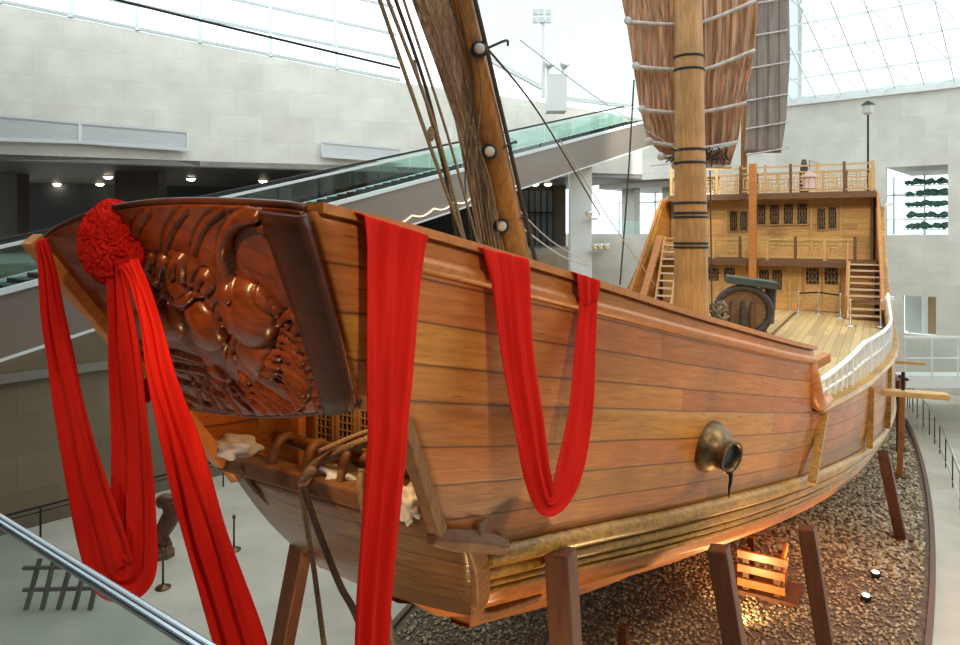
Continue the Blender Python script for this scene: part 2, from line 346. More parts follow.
# back wall, direction (.757,-.653)
bd=Vector((.757,-.653,0)); B0=Vector((25.2,42,0))
def bw(t,z,off=0):   # point on back wall, off = behind
    n=Vector((.653,.757,0)); return B0+bd*t+n*off+Vector((0,0,z))
def bt(px):
    r=(px-480)/F; return (r*B0.y-B0.x)/(bd.x-r*bd.y)
def bwall(name,px0,px1,z0,z1,material=SW2,off=0,th=.4):
    t0=bt(px0);t1=bt(px1); q=[bw(t0,z0,off),bw(t1,z0,off),bw(t1,z1,off),bw(t0,z1,off)]; r=[bw(t0,z0,off+th),bw(t1,z0,off+th),bw(t1,z1,off+th),bw(t0,z1,off+th)]
    m=MB(); m.add(q,[(0,1,2,3)],[(t0,z0),(t1,z0),(t1,z1),(t0,z1)]); m.add(q+r,[(4,7,6,5),(0,4,5,1),(3,2,6,7),(0,3,7,4),(1,5,6,2)]); return m
mm=MB()
def cat(ms):
    r=MB()
    for a in ms:
        b=len(r.v); r.v+=a.v; r.f+=[[b+k for k in f] for f in a.f]; r.uv+=a.uv; r.mi+=a.mi
    return r
struct(cat([bwall('',560,1010,13.3,17.9),bwall('',720,886,9.2,13.3),bwall('',948,1010,9.2,13.3),bwall('',560,1010,5.6,9.2),bwall('',560,903,0,5.6),bwall('',936,1010,0,5.6),bwall('',903,936,0,3.3)]),'wall_back',SW2,fix=False)
m=MB(); t0,t1=bt(898),bt(942); m.quad(bw(t0,3,3),bw(t1,3,3),bw(t1,6,3),bw(t0,6,3)); struct(m,'wall_niche',mat('niche_panel',(.75,.8,.8),.4)); m=MB(); t0=bt(925); m.hexa([bw(t0+a,z,o) for z in (3.3,5.6) for a,o in ((0,1),(.8,1),(.8,1.5),(0,1.5))]); struct(m,'trim_niche_post',mat('niche_post',(.45,.35,.2),.5))
m=MB(); t0=bt(900); m.hexa([bw(t0+a,z,o) for z in (3.3,5.6) for a,o in ((0,1.5),(.9,1.5),(.9,1.8),(0,1.8))]); struct(m,'trim_niche_post',STEEL)
# rooms behind the openings: slabs, bright outer glazing
for i,(a,b) in enumerate(((596,722),(884,950))):
    t0,t1=bt(a),bt(b); zl=(12.75 if i==0 else 13.3)
    m=MB(); m.hexa([bw(t,z,o) for z in (zl,zl+.7) for t,o in ((t0,.45),(t1,.45),(t1,9),(t0,9))]); struct(m,'ceiling_room',SOFFIT)
    m=MB(); m.hexa([bw(t,z,o) for z in (8.8,9.18) for t,o in ((t0,.45),(t1,.45),(t1,9),(t0,9))]); struct(m,'floor_room',SW2)
    m=MB(); n=9 if i==0 else 5
    for k in range(n+1):
        t=lerp(t0-3,t1+3,k/n); m.hexa([bw(t+dt,z,o) for z in (9.18,zl) for dt,o in ((0,8.8),(.12,8.8),(.12,8.95),(0,8.95))])
    m.hexa([bw(t,z,o) for z in (11.9,12.05) for t,o in ((t0-3,8.8),(t1+3,8.8),(t1+3,8.95),(t0-3,8.95))])
    m.m=1; m.quad(bw(t0-3,9.18,8.9),bw(t1+3,9.18,8.9),bw(t1+3,zl,8.9),bw(t0-3,zl,8.9))
    struct(m,'window_%d'%(2+i),[STEEL,GLC],fix=False)
# inner piers in the left opening
for px in (609,650):
    t=bt(px); m=MB(); m.hexa([bw(t+a,z,o) for z in (9.18,12.75) for a,o in ((0,2),(1.1,2),(1.1,3),(0,3))]); struct(m,'pillar_back_gallery',SW2)
LEAF=mat('dark_leaves',(.05,.14,.12),.7,noise_amt=.5,noise_scale=8)
t0,t1=bt(887),bt(944); pk=thing('plant_rack',bw(t0,9.2,5),'white rack of dark green potted plants seen through the upper right opening','plant rack')
for k in range(5):
    z=9.5+k*.72; m=MB(); m.hexa([bw(t,z+dz,o) for dz in (0,.06) for t,o in ((t0,5),(t1+1.5,5),(t1+1.5,5.4),(t0,5.4))]); m.build('shelf',STEELW,pk)
    m=MB()
    for j in range(16):
        c=bw(lerp(t0+.2,t1+1.3,(j+random.random()*.6)/16),z+.06,5.2); r_=random.uniform(.2,.36)
        m.add([c+Vector((u.x*r_,u.y*r_,u.z*r_*.8+r_*.7))*1.0 for u in [Vector((d.x*random.uniform(.6,1.2),d.y*random.uniform(.6,1.2),d.z*random.uniform(.6,1.2))) for d in IV]],IFC)
    m.build('foliage',LEAF,pk)
# glass guard rails in openings
for a,b,n in ((597,721,1),(886,947,0)):
    t0,t1=bt(a),bt(b); r=thing('glass_guard_rail',bw(t0,9.2,.2),'green glass guard rail along the '+('left' if n else 'right')+' gallery opening in the back wall','railing')
    m=MB(); m.quad(bw(t0,9.2,.2),bw(t1,9.2,.2),bw(t1,10.1,.2),bw(t0,10.1,.2)); m.build('glass_panel',GL,r,fix=False)
    m=MB(); m.beam(bw(t0,10.13,.2),bw(t1,10.13,.2),.06); m.build('handrail',STEEL,r)
# skylights and roof
m=MB(); g=MB()
for a,b,z0,z1 in [(LW[i],LW[i+1],zt[i],zt[i+1]) for i in range(3)]:
    A=Vector((*a,z0));B=Vector((*b,z1)); n=Vector((-(B-A).y,(B-A).x,0)).normalized()
    T=Vector((0,0,6))+n*(2.0); l=(B-A).length; k=max(2,int(l/2.6))
    g.quad(A,B,B+T,A+T)
    for j in range(k):
        p=A.lerp(B,j/k); m.beam(p,p+T,.16)
    for f in (.02,.22,.45,.72,1.0): m.beam(A+T*f,B+T*f,.14)
    m.beam(A+n*2.0+T*.0,B+n*2.0,.5)
struct(m,'window_frame_clerestory',STEEL); struct(g,'window_4',GLC,fix=False)
m=MB(); m.box(-34,42,-9.4,3,20.2,20.6); m.box(-34,-9,3,23,20.2,20.6); struct(m,'ceiling_shade_slab',SOFFIT)  # unseen opaque slabs added to block sky light and darken the left side
FROST=D.materials.new('frosted_roof'); FROST.use_nodes=True; nt=FROST.node_tree; nt.nodes.clear(); o_=nt.nodes.new('ShaderNodeOutputMaterial'); a_=nt.nodes.new('ShaderNodeBsdfTranslucent'); a_.inputs[0].default_value=(.50,.545,.545,1); nt.links.new(a_.outputs[0],o_.inputs[0])
m=MB(); q=[at(405,-60,40),at(800,-60,40),at(800,99,52),at(640,108,52),at(560,98,50),at(490,60,46)]; m.add(q,[tuple(range(6))]); m.m=1
for k in range(6): m.beam(q[k],q[(k+1)%6],.25)
struct(m,'ceiling_frosted',[FROST,STEELW],fix=False)
m=MB(); 
def RP(px,py,Y): return at(px,py,Y)
m.hexa([Vector((-6,47,19.5)),Vector((10,49,16.2)),Vector((14,44,16.2)),Vector((-3,37.5,19.4))]+[Vector((-6,47,19.8)),Vector((10,49,16.6)),Vector((14,44,16.6)),Vector((-3,37.5,19.8))])
# sloping glazed roof rising from the back wall towards the viewer
g=MB(); m2=MB()
def roofp(t,u): return bw(t,17.9,0)+Vector((-.653,-.757,.42))*u
tA,tB=bt(770),bt(1020)
g.quad(roofp(tA,0),roofp(tB,0),roofp(tB,30),roofp(tA,30)); struct(g,'window_roof_glazing',GLC,fix=False)
for k in range(10):
    t=lerp(tA,tB,k/9); m2.beam(roofp(t,0),roofp(t,30),.06,.10)
for k in range(13): m2.beam(roofp(tA,k*2.4),roofp(tB,k*2.4),.07,.1)
for k in range(5):
    t=lerp(tA,tB,(k+.5)/5)
    for j in range(6):
        a=roofp(t,j*4.8)-Vector((0,0,0)); b=roofp(t+1.8,j*4.8+2.4)-Vector((0,0,1.0)); c=roofp(t,j*4.8+4.8)
        m2.tube([a,b],.03,6); m2.tube([b,c],.03,6)
m2.beam(roofp(tA,0),roofp(tB,0),.5,.5); struct(m2,'trim_roof_truss',STEELW)
# air vents in the stone wall
VENT=mat('vent_white',(.72,.75,.76),.5)
def vent(px0,px1,y0a,y0b,y1a,y1b,Ya,Yb,lab):
    a=at(px0,y0a,Ya-.25); b=at(px1,y0b,Yb-.25); c=at(px1,y1b,Yb-.25); d=at(px0,y1a,Ya-.25)
    n=Vector((.3,-.95,0)); r=thing('air_vent',d,lab,'vent','louvred air vents in the stone wall')
    m=MB(); 
    for p,q in ((a,b),(b,c),(c,d),(d,a)): m.beam(p,q,.12)
    m.build('frame',VENT,r); m=MB(); m.quad(a-n*.02,b-n*.02,c-n*.02,d-n*.02); 
    for k in range(1,11): m.beam(a.lerp(d,k/11),b.lerp(c,k/11),.05,.07)
    m.build('louvre',VENT,r)
vent(-60,79,110,123,138,142.5,29.0,31.15,'louvred white air vent at the far left of the stone wall')
vent(80,187,123,132,142.5,150,31.2,32.75,'louvred white air vent left of the blank stretch of stone wall')
vent(322,400,142,149,156,162,34.75,35.9,'louvred white air vent just above the escalator')
# downlights in the gallery soffit
dl=None
for i,(px,py,wh) in enumerate(((108,176,'above the wide pillar at left'),(191,178,'just right of the wide pillar'),(263,180,'above the visible escalator end'),(100,191,'left of the wide pillar'),(57,200,'deepest in the gallery at left'),(20,184,'nearest the left edge'),(535,188,'left one beside the white column'),(548,187,'right one beside the white column'))):
    Y=(12.43-ZC)*F/(HY-py)
    Y=min(44,max(Y,31.5 if px<400 else 41)); c=at(px,py,Y); c.z=12.42
    if dl is None:
        dl=thing('downlight',c,'','downlight'); m=MB(); m.lathe(c+Vector((0,0,-.16)),(0,0,1),[(.05,0),(.17,.03),(.22,.10),(.22,.17)]); m.build('lamp_face',LIT,dl)
        m=MB(); m.lathe(c+Vector((0,0,-.04)),(0,0,1),[(.22,0),(.30,0),(.30,.06),(.22,.06)],24); m.build('trim_ring',STEEL,dl); o=dl
    else: o=copy_tree(dl); o.location=c
    tag(o,'round lit downlight in gallery ceiling, '+wh,'downlight','downlights in the gallery ceiling')
# escalator
E0=Vector((-9.6,14,0));E1=Vector((8.2,36,0)); ed=(E1-E0).normalized(); en=Vector((-ed.y,ed.x,0))   # en: away (left/far)
def ep(t,dz,off=0):  # t 0..1 ; dz from the handrail line
    p=E0.lerp(E1,t)+en*off; return Vector((p.x,p.y,lerp(9.16,15.9,t)+dz))
CLAD=mat('escalator_cladding',(.22,.19,.165),.35,.3)
es=thing('escalator',Vector((E0.x,E0.y,0)),'long escalator with green glass sides rising behind the ship from left to right','escalator')
t0,t1=-.22,1.04
for off,nm in ((0,1),(1.5,2)):
    m=MB()
    for k in range(14):
        a=lerp(t0,t1,k/14)+.001;b=lerp(t0,t1,(k+1)/14)-.001; m.quad(ep(a,-.85,off),ep(b,-.85,off),ep(b,-.04,off),ep(a,-.04,off))
    m.build('glass_panel',GL,es,fix=False)
    m=MB(); m.beam(ep(t0,0,off),ep(t1,0,off),.09,.07); m.build('handrail',IRON if nm==2 else STEEL,es)
    m=MB(); m.beam(ep(t0,-.9,off),ep(t1,-.9,off),.16,.12); m.build('skirt_trim',STEEL,es)
m=MB(); c=[ep(t,dz,o) for t in (t0,t1) for dz,o in ((-2.25,0),(-2.25,1.5),(-.95,1.5),(-.95,0))]
m.add(c,[(0,1,2,3),(7,6,5,4),(0,4,5,1),(1,5,6,2),(2,6,7,3),(3,7,4,0)]); m.build('truss_cladding',CLAD,es)
m=MB()
for k in range(90):
    t=lerp(t0,t1,k/90); a=ep(t,-.93,.2);b=ep(t,-.93,1.3);c2=ep(t+.014,-.93,1.3); d2=ep(t+.014,-.93,.2); z=max(a.z,c2.z)
    m.hexa([a,b,c2,d2]+[Vector((p.x,p.y,z+.02)) for p in (a,b,c2,d2)])
o=m.build('step',IRON,es); 
m=MB(); m.beam(ep(t0,-2.27,0),ep(t1,-2.27,0),.06,.06); m.build('edge_trim',STEEL,es)
# fairy light string under the escalator rail
m=MB(); pts=[]
for k in range(50):
    px=392+k*3.0; t=k/49; pts.append(at(px,221-40*t+4*abs(math.sin(k*.52)),lerp(22,29,t)))
# (a scalloped cove light that edges the lower trim)
pts=[ep(lerp(.30,.62,k/60),-1.95-.14*abs(math.sin(k*.45)),-.05) for k in range(61)]
m.tube(pts,.022,6); tag(m.build('light_string',mat('warm_led',(1,.8,.5),.5,emit=(1,.8,.55),es=1.3)),'scalloped string of small warm lights along the side of the escalator','light string')
# white column with floodlights
cx=at(580,0,33); m=MB(); m.box(cx.x-.5,cx.x+.5,32.6,33.4,0,at(0,165,33).z); struct(m,'column_white',mat('column_white',(.74,.78,.78),.5))
for (px,py,sc,lab) in ((598,245,1,'lower cluster of small floodlights on the white column'),(592,213,.6,'upper small floodlight on the white column')):
    c=at(px,py,32.4); r=thing('floodlight',c,lab,'floodlight')
    m=MB(); m.beam(at(588,py+6,32.5),at(px+6,py+6,32.4),.12,.1); m.build('bracket',WHITEP,r)
    for k in range(3 if sc==1 else 1):
        m=MB(); p=c+Vector((-.28+.28*k,-.1,0)); m.lathe(p,(.3,-.6,-.2),[(.10,0),(.13,.05),(.15,.28),(.12,.3)],14); m.build('lamp_head',CHROME,r)
# mast lights above the hall
r=thing('floodlight_mast',at(543,75,33),'tall white pole with a cluster of floodlights above the escalator','light mast')
m=MB(); m.tube([at(543,98,33),at(543,20,33)],.09,8); m.build('pole',WHITEP,r)
for px in (535,541,548):
    for py in (13,21):
        m=MB(); c=at(px,py,33); m.box(c.x-.12,c.x+.12,32.8,33,c.z-.12,c.z+.12); m.build('lamp_head',STEEL,r)
r=thing('rooftop_box',at(556,100,33),'white equipment box carrying two grey spotlights above the escalator','equipment box')
a=at(547,100,33);b=at(567,74,33); m=MB(); m.box(a.x,b.x,33,34,a.z-.5,b.z); m.build('box',WHITEP,r)
for px in (548,563):
    c=at(px,64,33); m=MB(); m.lathe(c+Vector((0,0,-.2)),(.2,-.5,.6),[(.12,0),(.26,.25),(.24,.32)],12); m.tube([c+Vector((0,0,-.2)),at(px,74,33.2)],.04,6); m.build('spotlight',STEEL,r)
# far right walkway with white slab, glass rail
m=MB(); m.hexa([at(x,y,Y) for y,Y,x in ((388,31,899),(388,31,1010),(383,38,1000),(383,38,893))]+[at(x,y,Y) for y,Y,x in ((376,31,899),(376,31,1010),(372,38,1000),(372,38,893))]); struct(m,'floor_walkway',mat('white_slab',(.72,.74,.72),.4))
r=thing('walkway_railing',at(903,376,31),'white railing with glass infill on the walkway right of the ship','railing')
m=MB(); m.quad(at(903,376,31),at(1010,376,31),at(1010,340,31),at(903,340,31)); m.build('glass_panel',GLC,r,fix=False)
m=MB(); m.beam(at(903,337,31),at(1010,337,31),.09); m.beam(at(903,358,31),at(1010,358,31),.05); m.build('handrail',WHITEP,r)
for px in (905,932,958):
    m=MB(); m.beam(at(px,377,31),at(px,337,31),.07); m.build('post',WHITEP,r)
# curved floor railing round the gravel
fp=[(23.2,38),(22.3,35.9),(20.8,32.4),(19.1,28.9),(16.3,23.75),(13.9,19.3),(11.8,15.6),(10,12.5),(8.4,9.8)]
fr=thing('curved_railing',Vector((16.3,23.75,0)),'curved metal railing standing on the pale floor right of the gravel bed','railing')
path=smooth_path(fp,5)
m=MB(); m.tube([Vector((x,y,1.25)) for x,y in path],.035,8); m.build('top_rail',CHROME,fr,smooth=True)
m=MB(); m.tube([Vector((x,y,.25)) for x,y in path],.02,6); m.build('bottom_rail',CHROME,fr,smooth=True)
for x,y in path[::2]:
    m=MB(); m.tube([Vector((x,y,0)),Vector((x,y,1.25))],.022,6); m.build('post',BROWN if 0 else IRON,fr)
# ------------------------------------------------------------ gravel bed
def gw(s):
    b=6.25-.004*(s-30)**2
    if s<16: b*=math.sqrt(max(0,1-((16-s)/12.0)**2.6))
    if s>40: b*=math.sqrt(max(0,1-((s-40)/6.0)**2))
    return b
prt=[(4.0,0)]; ss=[4.0+.02]+[4.5+k*1.0 for k in range(41)]+[45.9]
out=[(s,-4.95+gw(s)) for s in ss]+[(s,-4.95-gw(s)) for s in reversed(ss)]
GRAV=mat('gravel_bed_base',(.16,.12,.085),.9,noise_amt=.5,noise_scale=9,bump=1)
m=MB(); m.prism([P(s,v,.0) for s,v in out],Vector((0,0,.07))); tag(m.build('gravel_bed',GRAV),'bed of brown gravel under the ship','gravel',kind='stuff')
m=MB(); n=len(out)
ring=[]
for i,(s,v) in enumerate(out):
    a=Vector(out[(i-1)%n]);b=Vector(out[(i+1)%n]); t=(b-a).normalized(); nn=Vector((t.y,-t.x)); 
    c=Vector((s,v)); 
    if (c+nn-Vector((25,-4.95))).length<(c-Vector((25,-4.95))).length: nn=-nn
    ring.append((c,c+nn*.13))
for i in range(n):
    a,b=ring[i],ring[(i+1)%n]
    m.hexa([P(*q,z) for z in (0,.16) for q in (a[0],b[0],b[1],a[1])])
tag(m.build('kerb',mat('brown_kerb',(.16,.09,.06),.5)),'brown kerb edging the gravel bed','kerb')
# pebbles
cols=[(.46,.37,.23),(.34,.26,.15),(.62,.53,.37),(.20,.15,.09)]
PM=[mat('pebble_%s'%n,c,.55) for n,c in zip(('tan','brown','pale','dark'),cols)]
m=MB(); cnt=0
while cnt<32000:
    s=random.uniform(13,40); v=random.uniform(-11.3,1.4)
    if abs(v+4.95)>gw(s)-.16: continue
    p=P(s,v,.1)
    if s<22: q=.032
    else: q=.05
    cnt+=1; q*=random.uniform(.7,1.5); a=random.uniform(0,3.14); ca,sa=math.cos(a),math.sin(a); k1=random.uniform(.7,1.5)
    m.m=random.choice((0,0,1,1,2,3))
    m.add([p+Vector(((u.x*k1*ca-u.y*sa)*q,(u.x*k1*sa+u.y*ca)*q,u.z*q*.7+random.uniform(-.005,.005))) for u in iv],ifc)
tag(m.build('gravel_pebbles',PM,fix=False),'brown and tan pebbles covering the gravel bed','gravel',kind='stuff')
# ------------------------------------------------------------ THE SHIP
C0=-5.0
HBR=[(3.54,1.62),(4.6,1.87),(7,2.42),(9.5,2.97),(14,4.0),(20,4.69),(23,4.98),(28,5.16),(33,4.95),(36,4.75),(41,4.2)]
ZT=[(3.54,9.64),(4.6,9.44),(7,8.89),(9.5,8.30),(14,7.34),(18,6.95),(41,6.9)]
ZL=[(13.4,6.34),(20,5.92),(28,5.62),(30,5.9),(30.8,6.5),(34,9.1),(35.6,11.0),(41,11.6)]
HBW=[(4,1.3),(5.72,1.65),(7.6,2.2),(9.5,2.72),(14,3.75),(18,4.5),(23,4.98),(28,5.22),(33,5.0),(37,4.5),(41,3.7)]
ZW=[(4,6.9),(5.72,6.52),(7.6,6.2),(9.5,5.85),(14,5.08),(18,4.55),(23,3.95),(28,3.65),(34,4.0),(41,5.2)]
ship=thing('sailing_ship',P(22,C0,0),'full size wooden sailing junk with a carved beast on its bow, propped over gravel','ship')
def side_pt(s,b,sg):
    dz=-.26*max(0,1-(s-3.5)/3.0)*(1-b) if sg<0 else 0
    hb=lerp(interp(HBR,s),interp(HBW,s),b)+.10*math.sin(math.pi*b); z=lerp(interp(ZT,s),interp(ZW,s),b)+dz; return P(s,C0+sg*hb,z)
def sstart(b,sg):
    if sg>0: return lin([(0,3.54),(.50,4.05),(.53,4.46),(.87,5.0),(1,5.72)],b)
    return lin([(0,3.54),(1,5.72)],b)
NS=8; SB=13.4
def IN(s): return lerp(.58,.30,max(0,min(1,(s-6)/5)))
for sg in (1,-1):
    m=MB(); rows=[]; bs=[i/32 for i in range(33)]+[.50,.53]; bs.sort(); uvs=[]
    for b in bs:
        s0=sstart(b,sg); r=[];u=[]
        for j in range(49):
            s=lerp(s0,SB,j/48); r.append(side_pt(s,b,sg)); u.append((s,b*NS))
        rows.append(r);uvs.append(u)
    m.grid(rows,lambda i,j:uvs[i][j])
    rows2=[];uv2=[]
    for i in range(25):
        r=[];u=[]
        for j in range(81):
            s=lerp(SB,41,j/80); zl=interp(ZL,s); zT=interp(ZT,s); zW=interp(ZW,s); b0=(zT-zl)/(zT-zW)
            b=lerp(b0,1,i/24); hb=lerp(interp(HBR,s),interp(HBW,s),max(b,0))+.10*math.sin(math.pi*max(0,b))
            r.append(P(s,C0+sg*hb,lerp(zT,zW,b))); u.append((s,b*NS))
        rows2.append(r);uv2.append(u)
    m.grid(rows2,lambda i,j:uv2[i][j])
    m.build('hull_side',HULL,ship,smooth=True,solid=.10)
    # cap rail and moulding
    def sweep(fn,s0,s1,prof,n=60):
        m=MB(); rows=[]
        for j in range(n+1):
            s=lerp(s0,s1,j/n); c=fn(s); rows.append([c+(P(0,sg,0))*a+Vector((0,0,h)) for a,h in prof]+[c+(P(0,sg,0))*prof[0][0]+Vector((0,0,prof[0][1]))])
        m.grid(rows); k=len(prof)
        m.add(rows[0][:k],[tuple(range(k))]); m.add(rows[-1][:k],[tuple(range(k))]); return m
    hr=[(.0,-.17),(.10,-.15),(.15,-.05),(.15,.05),(.10,.15),(0,.17),(-.05,.1),(-.05,-.1)]
    def sc(p,a,h): return [(x*a,y*h) for x,y in p]
    sweep(lambda s:side_pt(s,0,sg),3.56 if sg>0 else 3.9,SB+.05,[(-.13,-.02),(.10,-.02),(.10,.05),(-.13,.05)]).build('cap_rail',RAIL,ship)
    sweep(lambda s:side_pt(s,.085+.0,sg),3.98,SB+.02,sc(hr,.75,.42)).build('rail_moulding',RAIL,ship,smooth=True)
    def lo(s):
        b=(interp(ZT,s)-interp(ZL,s))/(interp(ZT,s)-interp(ZW,s)); hb=lerp(interp(HBR,s),interp(HBW,s),max(0,b))+.1*math.sin(math.pi*max(0,min(1,b))); return P(s,C0+sg*hb,interp(ZL,s))
    sweep(lo,SB+.25,35,[(-.14,-.06),(.13,-.06),(.17,.0),(.13,.07),(-.14,.07)]).build('waist_rail',WALE,ship)
    # wale bands, drawn outwards
    zs=0
    for (h,mt,dp,wid) in ((.26,WALE,.19,1.0),(.19,WALE,.15,.97),(.12,WALE,.12,.95),(.10,WALE,.10,.92)):
        zc=zs+h/2; inn=zc/.9
        fn=lambda s,zc=zc,inn=inn:P(s,C0+sg*(interp(HBW,s)-inn*IN(s)),interp(ZW,s)-zc)
        pr=[(-.06,-h/2+.01),(dp*.55,-h/2+.012),(dp*.95,-h*.22),(dp,.0),(dp*.92,h*.25),(dp*.5,h/2-.012),(-.06,h/2-.01)]
        sweep(fn,5.72+zc*.85+(.8 if sg<0 else 0),40.5,pr,70).build('wale',mt,ship,smooth=True); zs+=h
    # broad orange strake and bilge down to the keel
    ZK=[(6.4,5.35),(7.2,4.75),(8.3,4.3),(12,3.15),(17,1.75),(22,1.35),(30,1.3),(36,2.6),(41,4.4)]
    m=MB(); rows=[];uvb=[]
    for j in range(61):
        s=lerp(6.35 if sg>0 else 6.9,40.5,j/60); hw=interp(HBW,s)-IN(s)*.72; z1=interp(ZW,s)-.63
        rows.append([P(s,C0+sg*(hw-.03-IN(s)*.28*t),z1-.27*t) for t in (0,.33,.66,1)])
    m.grid(rows,lambda i,j:(0,0)); m.build('orange_strake',WALEO,ship,smooth=True,solid=.06)
    m=MB(); rows=[]
    for j in range(61):
        s=lerp(6.55,40.5,j/60); hw=interp(HBW,s)-IN(s)-.03; z1=interp(ZW,s)-.90; zk=min(interp(ZK,s),z1-.2); hk=min(.3,hw*.6)
        r=[]
        for i in range(13):
            t=i/12; r.append(P(s,C0+sg*lerp(hw,hk,t),z1-(z1-zk)*t-.12*math.sin(math.pi*t)*min(1,(s-6.5)/5)))
        rows.append(r); uvb.append([(s,i*.75) for i in range(13)])
    m.grid(rows,lambda i,j:uvb[i][j]); m.build('bilge_planking',HULL,ship,smooth=True)
# bulwark end bracket (rounded scroll) at the break
e=side_pt(SB,.0,1); m=MB(); pts=[]
for k in range(15):
    a=k/14*math.pi*.62; pts.append(P(SB+.05+.62*math.sin(a*1.25)**1.0*.5,-5+interp(HBR,14)+.03+.02*k/14,7.1-.95*(k/14)))
vb=C0+interp(HBR,13.7)
q=smooth_path([P(13.42,vb-.08,7.22),P(13.36,vb-.03,7.0),P(13.36,vb+.0,6.78),P(13.48,vb+.03,6.56),P(13.74,vb+.05,6.42),P(14.05,vb+.08,6.36),P(14.45,vb+.14,6.36)],5)
m.tube(q,[.11+.03*math.sin(i/len(q)*3.14) for i in range(len(q))],10); m.build('scroll_bracket',RAIL,ship,smooth=True)
m=MB(); m.sbox(13.44,14.3,vb-.55,vb-.1,6.95,7.1); m.build('bracket_block',RAIL,ship,bevel=.02)
# vertical battens on the lower hull
for s,zt_,lean in ((14.15,6.15,-.75),(18.6,5.85,-.3),(22.6,5.7,-.2)):
    m=MB(); zw=interp(ZW,s)
    m.beam(P(s+lean*0,C0+lerp(interp(HBR,s),interp(HBW,s),.6)+.17,zt_),P(s+lean,C0+interp(HBW,s)+.13,zw+.03),.17,.14,P(0,1,0)); m.build('rubbing_batten',WALE,ship)
# corner posts at the port bow
m=MB(); m.beam(P(4.44,C0+1.72,8.02),P(5.06,C0+1.66,6.90),.11,.13,P(0,1,0)); m.build('corner_post',POST,ship,bevel=.01)
m=MB(); q=smooth_path([P(5.58,C0+1.66,6.70),P(5.86,C0+1.60,6.30),P(6.3,C0+1.36,5.72),P(6.64,C0+1.12,5.34),P(6.9,C0+1.16,5.20),P(7.6,C0+1.42,5.14)],5); m.tube(q,[.13-.05*i/len(q) for i in range(len(q))],4); m.build('corner_post',POST,ship,bevel=.02)
m=MB(); q=smooth_path([P(5.02,C0+1.62,6.86),P(5.3,C0+1.68,6.74),P(5.6,C0+1.72,6.62),P(5.95,C0+1.84,6.46)],5); m.tube(q,[.08+.04*math.sin(i/len(q)*3.1) for i in range(len(q))],6); m.build('corner_block',BROWN,ship,bevel=.02)
# starboard bow edge timber
m=MB(); m.beam(P(3.44,C0-1.66,9.42),P(5.55,C0-1.66,6.80),.15,.15,P(0,1,0)); m.build('stem_board',RAIL,ship,bevel=.01)
m=MB(); m.beam(P(5.66,C0-1.70,6.85),P(6.68,C0-1.08,5.30),.16,.16,P(0,1,0)); m.build('stem_board',WALE,ship,bevel=.01)
# lower bow ramp (transverse planks)
m=MB(); rows=[];uvr=[]
for i in range(13):
    t=i/12; s=lerp(5.70,6.66,t); hw=lerp(1.66,1.05,t**1.3); z=lerp(6.72,5.28,t)-.12*math.sin(math.pi*t)
    rows.append([P(s-.10*math.cos(k/16*math.pi-math.pi/2)*1,C0+lerp(-hw,hw,k/16),z) for k in range(17)]); uvr.append([(lerp(-hw,hw,k/16),t*7) for k in range(17)])
m.grid(rows,lambda i,j:uvr[i][j]); m.build('bow_ramp',RAMP,ship,smooth=True,solid=.1)
m=MB(); m.beam(P(5.66,C0-1.75,6.80),P(5.66,C0+1.80,6.72),.26,.20); m.build('ramp_sill',BROWN,ship,bevel=.03)
# keel
m=MB(); kp=[(8.15,4.3),(8.5,4.2),(12,3.0),(17,1.6),(22,1.15),(30,1.1),(36,2.3),(40,4)]
rows=[[P(s,C0+a,z+b) for a,b in ((-.15,-.2),(.15,-.2),(.15,.25),(-.15,.25),(-.15,-.2))] for s,z in smooth_path(kp,5)]
m.grid(rows); m.add(rows[0][:4],[(0,1,2,3)]); m.build('keel',WALEO,ship)
# fore recess: bulkhead with lattice doors, log, hooked knees, canvas
m=MB(); m.add([P(6.35,C0+a,z) for a,z in ((-1.9,6.6),(1.9,6.6),(2.0,8.9),(-2.0,8.9))],[(0,1,2,3)],[(0,0),(4,0),(4,7),(0,7)]); m.build('bow_bulkhead',HOUSE,ship,solid=.06)
def lattice(mb,o,ux,uz,w,h,nx=4,nz=5,style=0):
    """fills mb: frame (mat 0), dark back (1), bars (2). o corner, ux right, uz up, n toward the front"""
    n=ux.cross(uz).normalized()
    if n.dot(-Vector((o.x,o.y,0)))<0: n=-n
    mb.m=1; mb.quad(o+n*.004,o+ux*w+n*.004,o+ux*w+uz*h+n*.004,o+uz*h+n*.004)
    mb.m=0
    for a,b in ((o,o+ux*w),(o+uz*h,o+ux*w+uz*h),(o,o+uz*h),(o+ux*w,o+ux*w+uz*h)): mb.beam(a+n*.03,b+n*.03,w*.10,.05,n)
    mb.m=2
    for i in range(1,nx): mb.beam(o+ux*w*i/nx+n*.02,o+ux*w*i/nx+uz*h+n*.02,w*.035,.02,n)
    for i in range(1,nz): mb.beam(o+uz*h*i/nz+n*.02,o+ux*w+uz*h*i/nz+n*.02,w*.035,.02,n)
    if style:
        c=o+ux*w/2+uz*h/2; r1=w*.3; pts=[c+n*.03+ux*math.cos(k*math.pi/4)*r1+uz*math.sin(k*math.pi/4)*r1*h/w*.8 for k in range(9)]
        mb.tube(pts,w*.03,4)
        for q in ((0,0),(1,0),(1,1),(0,1)): mb.beam(o+ux*w*q[0]+uz*h*q[1]+n*.02,c+n*.02,w*.03,.02,n)
ux=P(0,1,0); uz=Vector((0,0,1))
for k in range(7):
    m=MB(); lattice(m,P(6.26,-5.84+k*.33,7.0),ux,uz,.27,.80,4,9); m.build('lattice_panel',[LATT,BLACKW,LATT],ship,fix=False)
m=MB(); m.beam(P(6.2,-6.1,6.6),P(6.2,-6.1,8.6),.12); m.build('recess_post',RAIL,ship)
m=MB(); m.tube([P(5.98,-6.25,7.06),P(5.98,-5,7.0),P(5.98,-3.3,6.95)],.075,12); m.build('cross_log',POST,ship,smooth=True)
